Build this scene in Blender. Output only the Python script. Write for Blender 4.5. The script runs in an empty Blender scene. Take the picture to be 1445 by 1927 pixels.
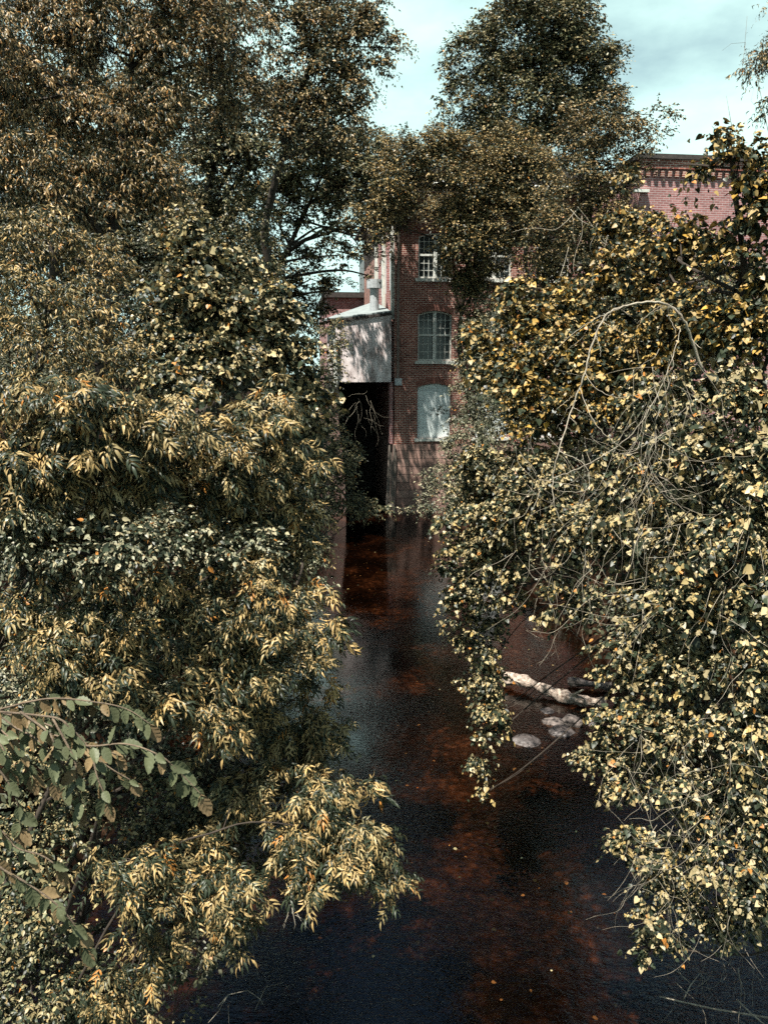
import bpy, bmesh, math, random
import numpy as np
from mathutils import Vector
R = math.radians
rng = np.random.default_rng(7)
random.seed(7)
scene = bpy.context.scene
COL = scene.collection

# ------------------------------------------------------------------ camera
F_PX, PITCH, CAM_H = 1500.0, R(9.9), 6.0
cd = bpy.data.cameras.new('camera'); cam = bpy.data.objects.new('camera', cd); COL.objects.link(cam)
cd.sensor_fit = 'VERTICAL'; cd.sensor_height = 24.0; cd.sensor_width = 18.0
cd.lens = F_PX / 1927.0 * 24.0
cd.clip_start = 0.05; cd.clip_end = 3000
cam.location = (0, 0, CAM_H); cam.rotation_euler = (math.pi / 2 - PITCH, 0, 0)
scene.camera = cam

# ------------------------------------------------------------------ light
SUN_EL, SUN_AZ = R(67), R(-36)            # azimuth: degrees from straight behind the camera, minus = to the left
sun_from = Vector((math.sin(SUN_AZ) * math.cos(SUN_EL), -math.cos(SUN_AZ) * math.cos(SUN_EL), math.sin(SUN_EL)))
sd = bpy.data.lights.new('sun', 'SUN'); sd.energy = 5.0; sd.angle = R(0.5); sd.color = (1.0, 0.95, 0.86)
so = bpy.data.objects.new('sun', sd); COL.objects.link(so)
so.rotation_euler = sun_from.to_track_quat('Z', 'Y').to_euler(); so.location = (0, -20, 40)

w = bpy.data.worlds.new('World'); scene.world = w; w.use_nodes = True
nt = w.node_tree; nt.nodes.clear()
def wn(t, **k):
    n = nt.nodes.new(t)
    for a, b in k.items(): setattr(n, a, b)
    return n
sky = wn('ShaderNodeTexSky', sky_type='NISHITA', sun_disc=False)
sky.sun_elevation = SUN_EL; sky.sun_rotation = math.pi - SUN_AZ * -1; sky.air_density = 1.0; sky.dust_density = 1.5
tc = wn('ShaderNodeTexCoord'); mp = wn('ShaderNodeMapping'); mp.inputs['Scale'].default_value = (2.2, 2.2, 5.0)
nz = wn('ShaderNodeTexNoise'); nz.inputs['Scale'].default_value = 1.6; nz.inputs['Detail'].default_value = 7; nz.inputs['Roughness'].default_value = 0.55
rp = wn('ShaderNodeValToRGB'); rp.color_ramp.elements[0].position = 0.32; rp.color_ramp.elements[1].position = 0.6; rp.color_ramp.elements[0].color = (0.42, 0.42, 0.42, 1)
tint = wn('ShaderNodeMix', data_type='RGBA', blend_type='MULTIPLY'); tint.inputs[0].default_value = 1.0
tint.inputs[7].default_value = (0.5, 0.62, 0.62, 1)
mx = wn('ShaderNodeMix', data_type='RGBA'); mx.inputs[7].default_value = (6.2, 8.7, 8.1, 1)
bg = wn('ShaderNodeBackground'); bg.inputs['Strength'].default_value = 0.05
ow = wn('ShaderNodeOutputWorld')
L = nt.links.new
L(tc.outputs['Generated'], mp.inputs[0]); L(mp.outputs[0], nz.inputs['Vector']); L(nz.outputs['Fac'], rp.inputs[0])
L(sky.outputs[0], tint.inputs[6]); L(tint.outputs[2], mx.inputs[6]); spx = wn('ShaderNodeSeparateXYZ'); L(tc.outputs['Generated'], spx.inputs[0])
fad = wn('ShaderNodeMapRange'); fad.inputs[1].default_value = 0.43; fad.inputs[2].default_value = 0.62; fad.inputs[3].default_value = 1.0; fad.inputs[4].default_value = 0.0
L(spx.outputs[2], fad.inputs[0]); ml = wn('ShaderNodeMath', operation='MULTIPLY'); L(rp.outputs[0], ml.inputs[0]); L(fad.outputs[0], ml.inputs[1]); L(ml.outputs[0], mx.inputs[0])
L(mx.outputs[2], bg.inputs[0]); L(bg.outputs[0], ow.inputs[0])

scene.view_settings.view_transform = 'Standard'; scene.view_settings.look = 'None'
scene.view_settings.gamma = 1.0; scene.view_settings.exposure = 1.6
c = scene.cycles
c.max_bounces = 5; c.diffuse_bounces = 2; c.glossy_bounces = 2; c.transmission_bounces = 2; c.transparent_max_bounces = 6
c.caustics_reflective = False; c.caustics_refractive = False; c.use_denoising = False
scene.render.film_transparent = False

# ------------------------------------------------------------------ helpers
def P(u, v, D):
    """point at photo pixel (u, v), D metres in front of the camera"""
    a, b = u - 722.5, 963.5 - v
    dy = F_PX * math.cos(PITCH) + b * math.sin(PITCH)
    dz = -F_PX * math.sin(PITCH) + b * math.cos(PITCH)
    t = D / dy
    return np.array([a * t, D, CAM_H + dz * t])
def S(u, v, D):
    b = 963.5 - v
    return D / (F_PX * math.cos(PITCH) + b * math.sin(PITCH))

def setp(o, label=None, cat=None, group=None, kind=None):
    if label: o['label'] = label
    if cat: o['category'] = cat
    if group: o['group'] = group
    if kind: o['kind'] = kind
    return o
def thing(name, label, cat, loc=(0, 0, 0), group=None, rz=0.0):
    o = bpy.data.objects.new(name, None); COL.objects.link(o)
    o.location = tuple(float(q) for q in loc); o.rotation_euler = (0, 0, rz)
    o.empty_display_size = 0.3
    return setp(o, label, cat, group)
def link(name, me, mat, parent=None, worldspace=True):
    o = bpy.data.objects.new(name, me); COL.objects.link(o)
    if mat: me.materials.append(mat)
    if parent is not None:
        o.parent = parent
        if worldspace: o.matrix_parent_inverse = PINV(parent)
    return o
def PINV(p):
    from mathutils import Matrix
    M = Matrix.Identity(4); q = p
    while q is not None:
        M = (Matrix.Translation(q.location) @ q.rotation_euler.to_matrix().to_4x4()) @ M; q = q.parent
    return M.inverted()
def mesh_np(name, verts, faces_flat, loop_tot, col=None, smooth=False):
    """verts (n,3); faces_flat: indices; loop_tot: per-face loop count"""
    me = bpy.data.meshes.new(name)
    me.vertices.add(len(verts)); me.vertices.foreach_set('co', np.asarray(verts, dtype=np.float32).ravel())
    me.loops.add(len(faces_flat)); me.loops.foreach_set('vertex_index', np.asarray(faces_flat, dtype=np.int32))
    me.polygons.add(len(loop_tot))
    st = np.concatenate([[0], np.cumsum(loop_tot)[:-1]]).astype(np.int32)
    me.polygons.foreach_set('loop_start', st)
    if smooth: me.polygons.foreach_set('use_smooth', np.ones(len(loop_tot), dtype=bool))
    me.update(calc_edges=True)
    if col is not None:
        at = me.color_attributes.new('Col', 'FLOAT_COLOR', 'POINT')
        at.data.foreach_set('color', np.asarray(col, dtype=np.float32).ravel())
    return me

class MB:
    """collects quads / prisms / tubes into one mesh"""
    def __init__(s): s.v = []; s.f = []
    def box(s, x0, x1, y0, y1, z0, z1):
        b = len(s.v)
        s.v += [(x, y, z) for z in (z0, z1) for y in (y0, y1) for x in (x0, x1)]
        s.f += [tuple(b + i for i in q) for q in ((0, 2, 3, 1), (4, 5, 7, 6), (0, 1, 5, 4), (2, 6, 7, 3), (0, 4, 6, 2), (1, 3, 7, 5))]
        return s
    def prism(s, poly, y0, y1):
        """poly: list of (x,z) counter-clockwise seen from -y; extruded y0..y1"""
        b = len(s.v); n = len(poly)
        s.v += [(x, y0, z) for x, z in poly] + [(x, y1, z) for x, z in poly]
        s.f.append(tuple(b + i for i in range(n))); s.f.append(tuple(b + n + i for i in reversed(range(n))))
        for i in range(n):
            j = (i + 1) % n
            s.f.append((b + j, b + i, b + n + i, b + n + j))
        return s
    def tube(s, pts, rad, n=6, jit=0.0, caps=True):
        pts = [Vector(tuple(float(a) for a in p)) for p in pts]; m = len(pts)
        if not hasattr(rad, '__len__'): rad = [rad] * m
        b = len(s.v); prev = None
        for i, p in enumerate(pts):
            d = (pts[min(i + 1, m - 1)] - pts[max(i - 1, 0)])
            if d.length < 1e-9: d = Vector((0, 0, 1))
            d.normalize()
            if prev is None:
                a = d.cross(Vector((0.3, 0.9, 0.1)));
                if a.length < 1e-3: a = d.cross(Vector((1, 0, 0)))
            else: a = prev - d * prev.dot(d)
            a.normalize(); prev = a; bb = d.cross(a)
            for k in range(n):
                t = 2 * math.pi * k / n; r = rad[i] * (1 + (random.uniform(-jit, jit) if jit else 0))
                q = p + (a * math.cos(t) + bb * math.sin(t)) * r
                s.v.append(tuple(q))
        for i in range(m - 1):
            for k in range(n):
                k2 = (k + 1) % n
                s.f.append((b + i * n + k, b + i * n + k2, b + (i + 1) * n + k2, b + (i + 1) * n + k))
        if caps:
            s.f.append(tuple(b + k for k in reversed(range(n)))); s.f.append(tuple(b + (m - 1) * n + k for k in range(n)))
        return s
    def build(s, name, mat, parent=None, smooth=False, worldspace=True):
        me = bpy.data.meshes.new(name); me.from_pydata([tuple(float(a) for a in q) for q in s.v], [], s.f); me.update()
        if smooth: me.polygons.foreach_set('use_smooth', np.ones(len(me.polygons), dtype=bool))
        return link(name, me, mat, parent, worldspace)

def spline(pts, n=8):
    """Catmull-Rom through pts"""
    pts = [np.asarray(p, float) for p in pts]
    if len(pts) < 3:
        return [pts[0] + (pts[-1] - pts[0]) * t for t in np.linspace(0, 1, max(n, 2))]
    e = [2 * pts[0] - pts[1]] + pts + [2 * pts[-1] - pts[-2]]
    out = []
    for i in range(1, len(e) - 2):
        for t in np.linspace(0, 1, n, endpoint=False):
            a, b, c_, d = e[i - 1], e[i], e[i + 1], e[i + 2]
            out.append(0.5 * ((2 * b) + (-a + c_) * t + (2 * a - 5 * b + 4 * c_ - d) * t * t + (-a + 3 * b - 3 * c_ + d) * t ** 3))
    out.append(e[-2]); return out

# ------------------------------------------------------------------ materials
def new_mat(name):
    m = bpy.data.materials.new(name); m.use_nodes = True; t = m.node_tree
    return m, t, t.nodes['Principled BSDF'], t.nodes['Material Output']
def nd(t, ty, **k):
    n = t.nodes.new(ty)
    for a, b in k.items():
        if hasattr(n, a): setattr(n, a, b)
        else: n.inputs[a].default_value = b
    return n
def noise(t, scale, detail=5, rough=0.6, vec=None):
    n = t.nodes.new('ShaderNodeTexNoise'); n.inputs['Scale'].default_value = scale
    n.inputs['Detail'].default_value = detail; n.inputs['Roughness'].default_value = rough
    if vec is not None: t.links.new(vec, n.inputs['Vector'])
    return n
def ramp(t, fac, stops):
    r = t.nodes.new('ShaderNodeValToRGB'); e = r.color_ramp.elements
    while len(e) < len(stops): e.new(0.5)
    for q, (p, cc) in zip(e, stops): q.position = p; q.color = (*cc, 1)
    t.links.new(fac, r.inputs[0]); return r
def bump(t, h, strength, dist, out):
    b = t.nodes.new('ShaderNodeBump'); b.inputs['Strength'].default_value = strength; b.inputs['Distance'].default_value = dist
    t.links.new(h, b.inputs['Height']); t.links.new(b.outputs[0], out); return b
def mottled(name, stops, scale=4, rough=0.85, bs=0.5, bd=0.02, stretch=None, spec=0.3):
    m, t, p, o = new_mat(name)
    co = t.nodes.new('ShaderNodeTexCoord'); v = co.outputs['Object']
    if stretch:
        mpn = t.nodes.new('ShaderNodeMapping'); mpn.inputs['Scale'].default_value = stretch
        t.links.new(v, mpn.inputs[0]); v = mpn.outputs[0]
    n = noise(t, scale, 8, 0.65, v)
    r = ramp(t, n.outputs['Fac'], stops); t.links.new(r.outputs[0], p.inputs['Base Color'])
    n2 = noise(t, scale * 5, 6, 0.7, v)
    bump(t, n2.outputs['Fac'], bs, bd, p.inputs['Normal'])
    p.inputs['Roughness'].default_value = rough; p.inputs['Specular IOR Level'].default_value = spec
    return m

def leaf_mat(name, trans=0.08, rough=0.42, veins=False):
    m, t, p, o = new_mat(name)
    at = t.nodes.new('ShaderNodeVertexColor'); at.layer_name = 'Col'
    p.inputs['Roughness'].default_value = rough; p.inputs['Specular IOR Level'].default_value = 0.22
    tr = t.nodes.new('ShaderNodeBsdfTranslucent'); mxs = t.nodes.new('ShaderNodeMixShader'); mxs.inputs[0].default_value = trans
    t.links.new(at.outputs[0], p.inputs['Base Color']); t.links.new(at.outputs[0], tr.inputs[0])
    t.links.new(p.outputs[0], mxs.inputs[1]); t.links.new(tr.outputs[0], mxs.inputs[2]); t.links.new(mxs.outputs[0], o.inputs[0])
    if veins:
        co = t.nodes.new('ShaderNodeTexCoord'); n = noise(t, 260, 3, 0.6, co.outputs['Object'])
        bump(t, n.outputs['Fac'], 0.35, 0.002, p.inputs['Normal'])
    return m
M_LEAF = leaf_mat('leaf'); M_ELM = leaf_mat('elm_leaf', 0.15, 0.5, True)
M_BARK = mottled('bark', [(0.3, (0.015, 0.011, 0.008)), (0.7, (0.05, 0.038, 0.028))], 9, stretch=(1, 1, 0.25))
M_PALEBARK = mottled('pale_bark', [(0.3, (0.07, 0.06, 0.05)), (0.6, (0.30, 0.27, 0.22))], 7, stretch=(1, 1, 0.4))
M_DEAD = mottled('dead_wood', [(0.3, (0.13, 0.105, 0.08)), (0.6, (0.34, 0.30, 0.23))], 12)
M_TWIG = mottled('twig_bark', [(0.3, (0.05, 0.035, 0.025)), (0.7, (0.16, 0.12, 0.08))], 20)

def brick_mat(name, c1, c2, mortar, bw=0.215, rh=0.075, stain=0.5, bumpd=0.012):
    m, t, p, o = new_mat(name)
    co = t.nodes.new('ShaderNodeTexCoord'); sp = t.nodes.new('ShaderNodeSeparateXYZ'); t.links.new(co.outputs['Object'], sp.inputs[0])
    ad = t.nodes.new('ShaderNodeMath'); t.links.new(sp.outputs[0], ad.inputs[0]); t.links.new(sp.outputs[1], ad.inputs[1])
    cb = t.nodes.new('ShaderNodeCombineXYZ'); t.links.new(ad.outputs[0], cb.inputs[0]); t.links.new(sp.outputs[2], cb.inputs[1])
    b = t.nodes.new('ShaderNodeTexBrick'); b.inputs['Scale'].default_value = 1.0
    b.inputs['Brick Width'].default_value = bw; b.inputs['Row Height'].default_value = rh; b.inputs['Mortar Size'].default_value = 0.009
    b.inputs['Mortar Smooth'].default_value = 0.2; b.inputs['Bias'].default_value = -0.1
    b.inputs['Color1'].default_value = (*c1, 1); b.inputs['Color2'].default_value = (*c2, 1); b.inputs['Mortar'].default_value = (*mortar, 1)
    t.links.new(cb.outputs[0], b.inputs['Vector'])
    n = noise(t, 1.1, 8, 0.7, co.outputs['Object'])
    r = ramp(t, n.outputs['Fac'], [(0.35, (1 - stain,) * 3), (0.62, (1.12, 1.1, 1.1))])
    mm = t.nodes.new('ShaderNodeMix'); mm.data_type = 'RGBA'; mm.blend_type = 'MULTIPLY'; mm.inputs[0].default_value = 1
    t.links.new(b.outputs['Color'], mm.inputs[6]); t.links.new(r.outputs[0], mm.inputs[7]); t.links.new(mm.outputs[2], p.inputs['Base Color'])
    inv = t.nodes.new('ShaderNodeMath'); inv.operation = 'SUBTRACT'; inv.inputs[0].default_value = 1.0; t.links.new(b.outputs['Fac'], inv.inputs[1])
    bump(t, inv.outputs[0], 0.7, bumpd, p.inputs['Normal']); p.inputs['Roughness'].default_value = 0.9
    return m
M_BRICK = brick_mat('red_brick', (0.15, 0.036, 0.024), (0.29, 0.10, 0.068), (0.50, 0.40, 0.33))
M_BRICK2 = brick_mat('pink_brick', (0.22, 0.085, 0.08), (0.33, 0.15, 0.14), (0.40, 0.32, 0.31), stain=0.3)
M_BRICKD = brick_mat('damp_brick', (0.13, 0.07, 0.055), (0.21, 0.11, 0.09), (0.2, 0.17, 0.15))
M_FOUND = brick_mat('foundation_stone', (0.25, 0.15, 0.12), (0.36, 0.235, 0.19), (0.05, 0.03, 0.027), bw=1.1, rh=0.34, stain=0.55, bumpd=0.04)
M_STUCCO = mottled('weathered_stucco', [(0.36, (0.24, 0.19, 0.18)), (0.5, (0.55, 0.48, 0.47)), (0.65, (0.72, 0.65, 0.64))], 3.2, stretch=(1, 1, 0.35))
M_WHITE = mottled('white_paint', [(0.3, (0.36, 0.37, 0.33)), (0.7, (0.6, 0.61, 0.56))], 5)
M_BOARD = mottled('painted_board', [(0.3, (0.45, 0.5, 0.5)), (0.7, (0.68, 0.74, 0.72))], 3)
M_ROOFW = mottled('pale_roof', [(0.3, (0.12, 0.14, 0.14)), (0.7, (0.2, 0.23, 0.23))], 3)
M_TAR = mottled('tar_edge', [(0.3, (0.02, 0.018, 0.016)), (0.7, (0.06, 0.05, 0.045))], 6)
M_METAL = mottled('galvanised_metal', [(0.3, (0.25, 0.27, 0.28)), (0.7, (0.4, 0.42, 0.43))], 6, rough=0.5)
M_TIMBER = mottled('grey_timber', [(0.3, (0.06, 0.05, 0.04)), (0.7, (0.24, 0.2, 0.17))], 6, stretch=(1, 1, 0.1))
M_ROCK = mottled('creek_rock', [(0.35, (0.03, 0.025, 0.022)), (0.65, (0.17, 0.14, 0.125))], 5, bd=0.03)
M_WETROCK = mottled('wet_rock', [(0.3, (0.03, 0.026, 0.025)), (0.7, (0.10, 0.085, 0.08))], 5, rough=0.4)
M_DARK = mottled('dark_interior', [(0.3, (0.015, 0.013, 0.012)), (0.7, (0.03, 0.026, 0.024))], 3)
mg, tg, pg, og = new_mat('window_glass'); pg.inputs['Base Color'].default_value = (0.015, 0.02, 0.022, 1); pg.inputs['Roughness'].default_value = 0.12

# ------------------------------------------------------------------ ground and water
def xl(y): return np.interp(y, [-20, 0, 8, 16, 26, 34, 60], [-4.5, -4.2, -3.7, -3.2, -2.8, -2.3, -2.3])
def xr(y): return np.interp(y, [-20, 0, 8, 16, 26, 34, 60], [5.2, 5.0, 4.7, 4.6, 3.6, 2.6, 2.4])
def gh(x, y):
    x = np.asarray(x, float); y = np.asarray(y, float)
    d = np.maximum(xl(y) - x, x - xr(y))
    t = np.clip((d + 0.5) / 2.6, 0, 1); s = t * t * (3 - 2 * t)
    wob = 0.18 * np.sin(x * 1.3 + y * 0.7) + 0.12 * np.sin(x * 2.9 - y * 1.9) + 0.07 * np.sin(5.1 * x + 3.3 * y)
    bed = -0.32 + 0.05 * np.sin(1.7 * x + 0.9 * y) + 0.04 * np.sin(3.9 * x - 2.3 * y)
    return bed * (1 - s) + s * (2.3 + wob + 0.02 * np.clip(d, 0, 60))
gx = np.concatenate([np.linspace(-700, -30, 12)[:-1], np.linspace(-30, -8, 22)[:-1], np.linspace(-8, 9, 86)[:-1], np.linspace(9, 30, 22)[:-1], np.linspace(30, 700, 12)])
gy = np.concatenate([np.linspace(-60, -5, 10)[:-1], np.linspace(-5, 36, 130)[:-1], np.linspace(36, 80, 20)[:-1], np.linspace(80, 1500, 12)])
X, Y = np.meshgrid(gx, gy); Z = gh(X, Y)
nx, ny = len(gx), len(gy)
ii = (np.arange(ny - 1)[:, None] * nx + np.arange(nx - 1)[None, :]).ravel()
ff = np.stack([ii, ii + 1, ii + nx + 1, ii + nx], 1)
me = mesh_np('ground', np.stack([X.ravel(), Y.ravel(), Z.ravel()], 1), ff.ravel(), np.full(len(ff), 4), smooth=True)
mG, t, p, o = new_mat('soil_and_streambed')
co = t.nodes.new('ShaderNodeTexCoord'); v = co.outputs['Object']
n1 = noise(t, 0.9, 10, 0.68, v); n2 = noise(t, 9, 6, 0.7, v)
r1 = ramp(t, n1.outputs['Fac'], [(0.40, (0.005, 0.0035, 0.0025)), (0.52, (0.020, 0.012, 0.008)), (0.66, (0.095, 0.055, 0.034))])
r2 = ramp(t, n2.outputs['Fac'], [(0.38, (0.25, 0.22, 0.22)), (0.62, (1.2, 1.1, 1.0))])
mm = t.nodes.new('ShaderNodeMix'); mm.data_type = 'RGBA'; mm.blend_type = 'MULTIPLY'; mm.inputs[0].default_value = 1
t.links.new(r1.outputs[0], mm.inputs[6]); t.links.new(r2.outputs[0], mm.inputs[7])
vo = t.nodes.new('ShaderNodeTexVoronoi'); vo.inputs['Scale'].default_value = 7; t.links.new(v, vo.inputs['Vector'])
r3 = ramp(t, vo.outputs['Distance'], [(0.15, (1.25, 1.2, 1.2)), (0.6, (0.45, 0.42, 0.4))])
m2 = t.nodes.new('ShaderNodeMix'); m2.data_type = 'RGBA'; m2.blend_type = 'MULTIPLY'; m2.inputs[0].default_value = 1
t.links.new(mm.outputs[2], m2.inputs[6]); t.links.new(r3.outputs[0], m2.inputs[7]); t.links.new(m2.outputs[2], p.inputs['Base Color'])
bump(t, n2.outputs['Fac'], 0.8, 0.06, p.inputs['Normal']); p.inputs['Roughness'].default_value = 0.95; p.inputs['Specular IOR Level'].default_value = 0.03
setp(link('ground', me, mG), kind='structure', label='brown earth banks and gravelly stream bed')

wx = np.linspace(-5.5, 6.5, 25); wy = np.concatenate([np.linspace(-30, 0, 8)[:-1], np.linspace(0, 60, 61)])
X, Y = np.meshgrid(wx, wy); nx, ny = len(wx), len(wy)
ii = (np.arange(ny - 1)[:, None] * nx + np.arange(nx - 1)[None, :]).ravel()
ff = np.stack([ii, ii + 1, ii + nx + 1, ii + nx], 1)
me = mesh_np('water', np.stack([X.ravel(), Y.ravel(), 0 * X.ravel()], 1), ff.ravel(), np.full(len(ff), 4), smooth=True)
mW, t, p, o = new_mat('stream_water'); t.nodes.remove(p)
co = t.nodes.new('ShaderNodeTexCoord'); mpn = t.nodes.new('ShaderNodeMapping'); mpn.inputs['Scale'].default_value = (1.0, 1.9, 1)
mpn.inputs['Rotation'].default_value = (0, 0, R(12)); t.links.new(co.outputs['Object'], mpn.inputs[0])
a1 = noise(t, 8.5, 4, 0.6, mpn.outputs[0]); a1.inputs['Distortion'].default_value = 0.6
a2 = noise(t, 22, 3, 0.55, mpn.outputs[0])
am = t.nodes.new('ShaderNodeMath'); am.operation = 'MULTIPLY_ADD'; am.inputs[1].default_value = 0.35
t.links.new(a2.outputs['Fac'], am.inputs[0]); t.links.new(a1.outputs['Fac'], am.inputs[2])
a3 = noise(t, 0.35, 3, 0.5, co.outputs['Object'])
ar = ramp(t, a3.outputs['Fac'], [(0.38, (0.2,) * 3), (0.6, (0.9,) * 3)])
bp = t.nodes.new('ShaderNodeBump'); bp.inputs['Distance'].default_value = 0.005
sy = t.nodes.new('ShaderNodeSeparateXYZ'); t.links.new(co.outputs['Object'], sy.inputs[0])
mr = t.nodes.new('ShaderNodeMapRange'); mr.inputs[1].default_value = 6; mr.inputs[2].default_value = 20; mr.inputs[3].default_value = 3.2; mr.inputs[4].default_value = 0.6
t.links.new(sy.outputs[1], mr.inputs[0]); hm = t.nodes.new('ShaderNodeMath'); hm.operation = 'MULTIPLY'
t.links.new(am.outputs[0], hm.inputs[0]); t.links.new(mr.outputs[0], hm.inputs[1])
t.links.new(ar.outputs[0], bp.inputs['Strength']); t.links.new(hm.outputs[0], bp.inputs['Height'])
gl = t.nodes.new('ShaderNodeBsdfGlossy'); gl.inputs['Roughness'].default_value = 0.03
trn = t.nodes.new('ShaderNodeBsdfTransparent'); trn.inputs[0].default_value = (0.60, 0.46, 0.36, 1)
fr = t.nodes.new('ShaderNodeFresnel'); fr.inputs['IOR'].default_value = 1.8; ms = t.nodes.new('ShaderNodeMixShader')
t.links.new(bp.outputs[0], gl.inputs['Normal']); t.links.new(bp.outputs[0], fr.inputs['Normal'])
t.links.new(fr.outputs[0], ms.inputs[0]); t.links.new(trn.outputs[0], ms.inputs[1]); t.links.new(gl.outputs[0], ms.inputs[2]); t.links.new(ms.outputs[0], o.inputs[0])
setp(link('water', me, mW), kind='structure', label='dark shallow creek water reflecting the sky')

# ------------------------------------------------------------------ buildings
BD = 34.0; BYAW = R(7)
A0 = P(743, 700, BD)
def lx(u, D=BD): return float(P(u, 700, D)[0] - A0[0])      # along the front wall
def zz(v, D=BD): return float(P(722, v, D)[2])
mill = thing('mill_building', 'tall red brick mill with arched windows at the water edge', 'building', (A0[0], BD, 0), rz=BYAW)
def arch(x0, x1, zs, rise, n=10):
    return [(x0 + (x1 - x0) * i / n, zs + rise * (1 - (2 * i / n - 1) ** 2)) for i in range(n + 1)]
W = 1.45; cols = [lx(786) + 2.5 * k for k in range(3)]
rows = [(zz(825), zz(722), 'board'), (zz(679), zz(584), 'sash'), (zz(523), zz(436), 'sash')]
EAVE = zz(352); RISE = 0.16; TH = 0.35
wall = MB(); xe = cols[-1] + W + 1.6
zb = zz(836)
xs = [0.0]
for cx_ in cols: xs += [cx_, cx_ + W]
xs.append(xe)
for i in range(0, len(xs), 2): wall.box(xs[i], xs[i + 1], 0, TH, zb, EAVE)
for cx_ in cols:
    lo = zb
    for (z0, z1, k) in rows:
        wall.prism([(cx_, lo), (cx_ + W, lo), (cx_ + W, z0), (cx_, z0)], 0, TH) if lo == zb else wall.prism([q for q in arch(cx_, cx_ + W, pz, RISE)] + [(cx_ + W, z0), (cx_, z0)], 0, TH)
        pz = z1 - RISE; lo = z1
    wall.prism([q for q in arch(cx_, cx_ + W, pz, RISE)] + [(cx_ + W, EAVE), (cx_, EAVE)], 0, TH)
# side wall running back from the creek corner, and the far walls
wall.box(0, TH, TH, 13, zb, EAVE); wall.box(TH, xe, 12.6, 13, zb, EAVE); wall.box(xe - TH, xe, TH, 12.6, zb, EAVE)
wl = wall.build('brick_wall', M_BRICK, mill, worldspace=False)
MB().box(-0.06, xe, -0.07, 13.0, -0.6, zb - 0.003).build('stone_foundation', M_FOUND, mill, worldspace=False)
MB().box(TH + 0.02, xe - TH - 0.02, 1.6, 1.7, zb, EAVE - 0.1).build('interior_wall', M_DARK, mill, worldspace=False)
# pilasters and narrow windows on the side wall
for k in range(5):
    MB().box(-0.12, -0.002, 0.25 + k * 1.5, 0.55 + k * 1.5, zz(600), EAVE - 0.4).build('pilaster', M_WHITE if k % 2 == 0 else M_BRICK2, mill, worldspace=False)
    MB().box(-0.03, -0.004, 0.85 + k * 1.5, 1.45 + k * 1.5, zz(540), zz(460)).build('side_window', M_BOARD, mill, worldspace=False)
# roof, fascia, gutter
rf = MB(); rf.prism([(-0.5, EAVE), (xe + 0.5, EAVE), (xe + 0.5, EAVE + 0.12), (xe / 2, EAVE + 1.4), (-0.5, EAVE + 0.12)], -0.55, 13.5)
rf.build('roof', M_TAR, mill, worldspace=False)
MB().tube([(-0.6, -0.62, EAVE + 0.02), (xe + 0.5, -0.62, EAVE + 0.02)], 0.07, 8).build('gutter', M_WHITE, mill, worldspace=False)
MB().tube([(0.12, -0.09, EAVE - 0.2), (0.12, -0.09, zz(720))], 0.055, 8).build('downpipe', M_TIMBER, mill, worldspace=False)
MB().box(-0.02, 0.26, -0.28, -0.06, zz(725), zz(712)).build('pipe_box', M_METAL, mill, worldspace=False)
M_ARCHB = mottled('arch_brick', [(0.3, (0.13, 0.045, 0.033)), (0.7, (0.27, 0.13, 0.10))], 11)
for ci, cx_ in enumerate(cols):
    for ri, (z0, z1, kind) in enumerate(rows):
        wroot = bpy.data.objects.new('window', None); COL.objects.link(wroot); wroot.parent = mill; wroot.location = (cx_, 0, z0)
        # voussoirs
        vb = MB(); n = 17
        for ring in range(2):
            for i in range(n):
                a0, a1 = (i + 0.08) / n, (i + 0.92) / n
                q = []
                for a_, hh in ((a0, 0.01 + ring * 0.13), (a1, 0.01 + ring * 0.13), (a1, 0.125 + ring * 0.13), (a0, 0.125 + ring * 0.13)):
                    sx = (a_ - 0.5) * 2
                    q.append((W / 2 + sx * (W / 2 + 0.02) * (1 + hh * 0.12), z1 - z0 - RISE + RISE * (1 - sx * sx) + hh))
                vb.prism(q, -0.012, 0.05)
        vb.build('arch', M_ARCHB, wroot, worldspace=False)
        sb = MB().box(-0.12, W + 0.12, -0.1, TH - 0.05, -0.13, -0.003); sb.build('sill', M_WHITE, wroot, worldspace=False)
        H = z1 - z0
        top = [(x - 0.0, z) for x, z in arch(0.02, W - 0.02, H - RISE, RISE - 0.01)]
        if kind == 'board':
            MB().prism([(0.02, 0.0), (W - 0.02, 0.0)] + top[::-1], 0.10, 0.13).build('board', M_BOARD, wroot, worldspace=False)
        else:
            MB().prism([(0.02, 0.0), (W - 0.02, 0.0)] + top[::-1], 0.20, 0.21).build('pane', mg, wroot, worldspace=False)
            fb = MB(); T = 0.07
            fb.box(0.0, T, 0.1, 0.19, 0, H - RISE); fb.box(W - T, W, 0.1, 0.19, 0, H - RISE)
            fb.box(W / 2 - 0.07, W / 2 + 0.07, 0.08, 0.195, 0, H - 0.03); fb.box(T, W - T, 0.1, 0.19, 0, 0.08)
            fb.box(T, W - T, 0.1, 0.185, H * 0.52 - 0.04, H * 0.52 + 0.04)
            ao = arch(0.0, W, H - RISE, RISE); ai = arch(0.0, W, H - RISE - 0.07, RISE)
            fb.prism(ai + ao[::-1], 0.098, 0.192)
            fb.build('frame', M_WHITE, wroot, worldspace=False)
            gb = MB()
            for side in (0, 1):
                xa = T if side == 0 else W / 2 + 0.07; xb = W / 2 - 0.07 if side == 0 else W - T
                for k in (1, 2):
                    xk = xa + (xb - xa) * k / 3; gb.box(xk - 0.011, xk + 0.011, 0.15, 0.18, 0.08, H - 0.13)
                for k in (1, 2, 4, 5):
                    zk = 0.05 + (H - 0.1) * k / 6; gb.box(xa, xb, 0.152, 0.178, zk - 0.011, zk + 0.011)
            gb.build('glazing_bars', M_WHITE, wroot, worldspace=False)

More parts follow.
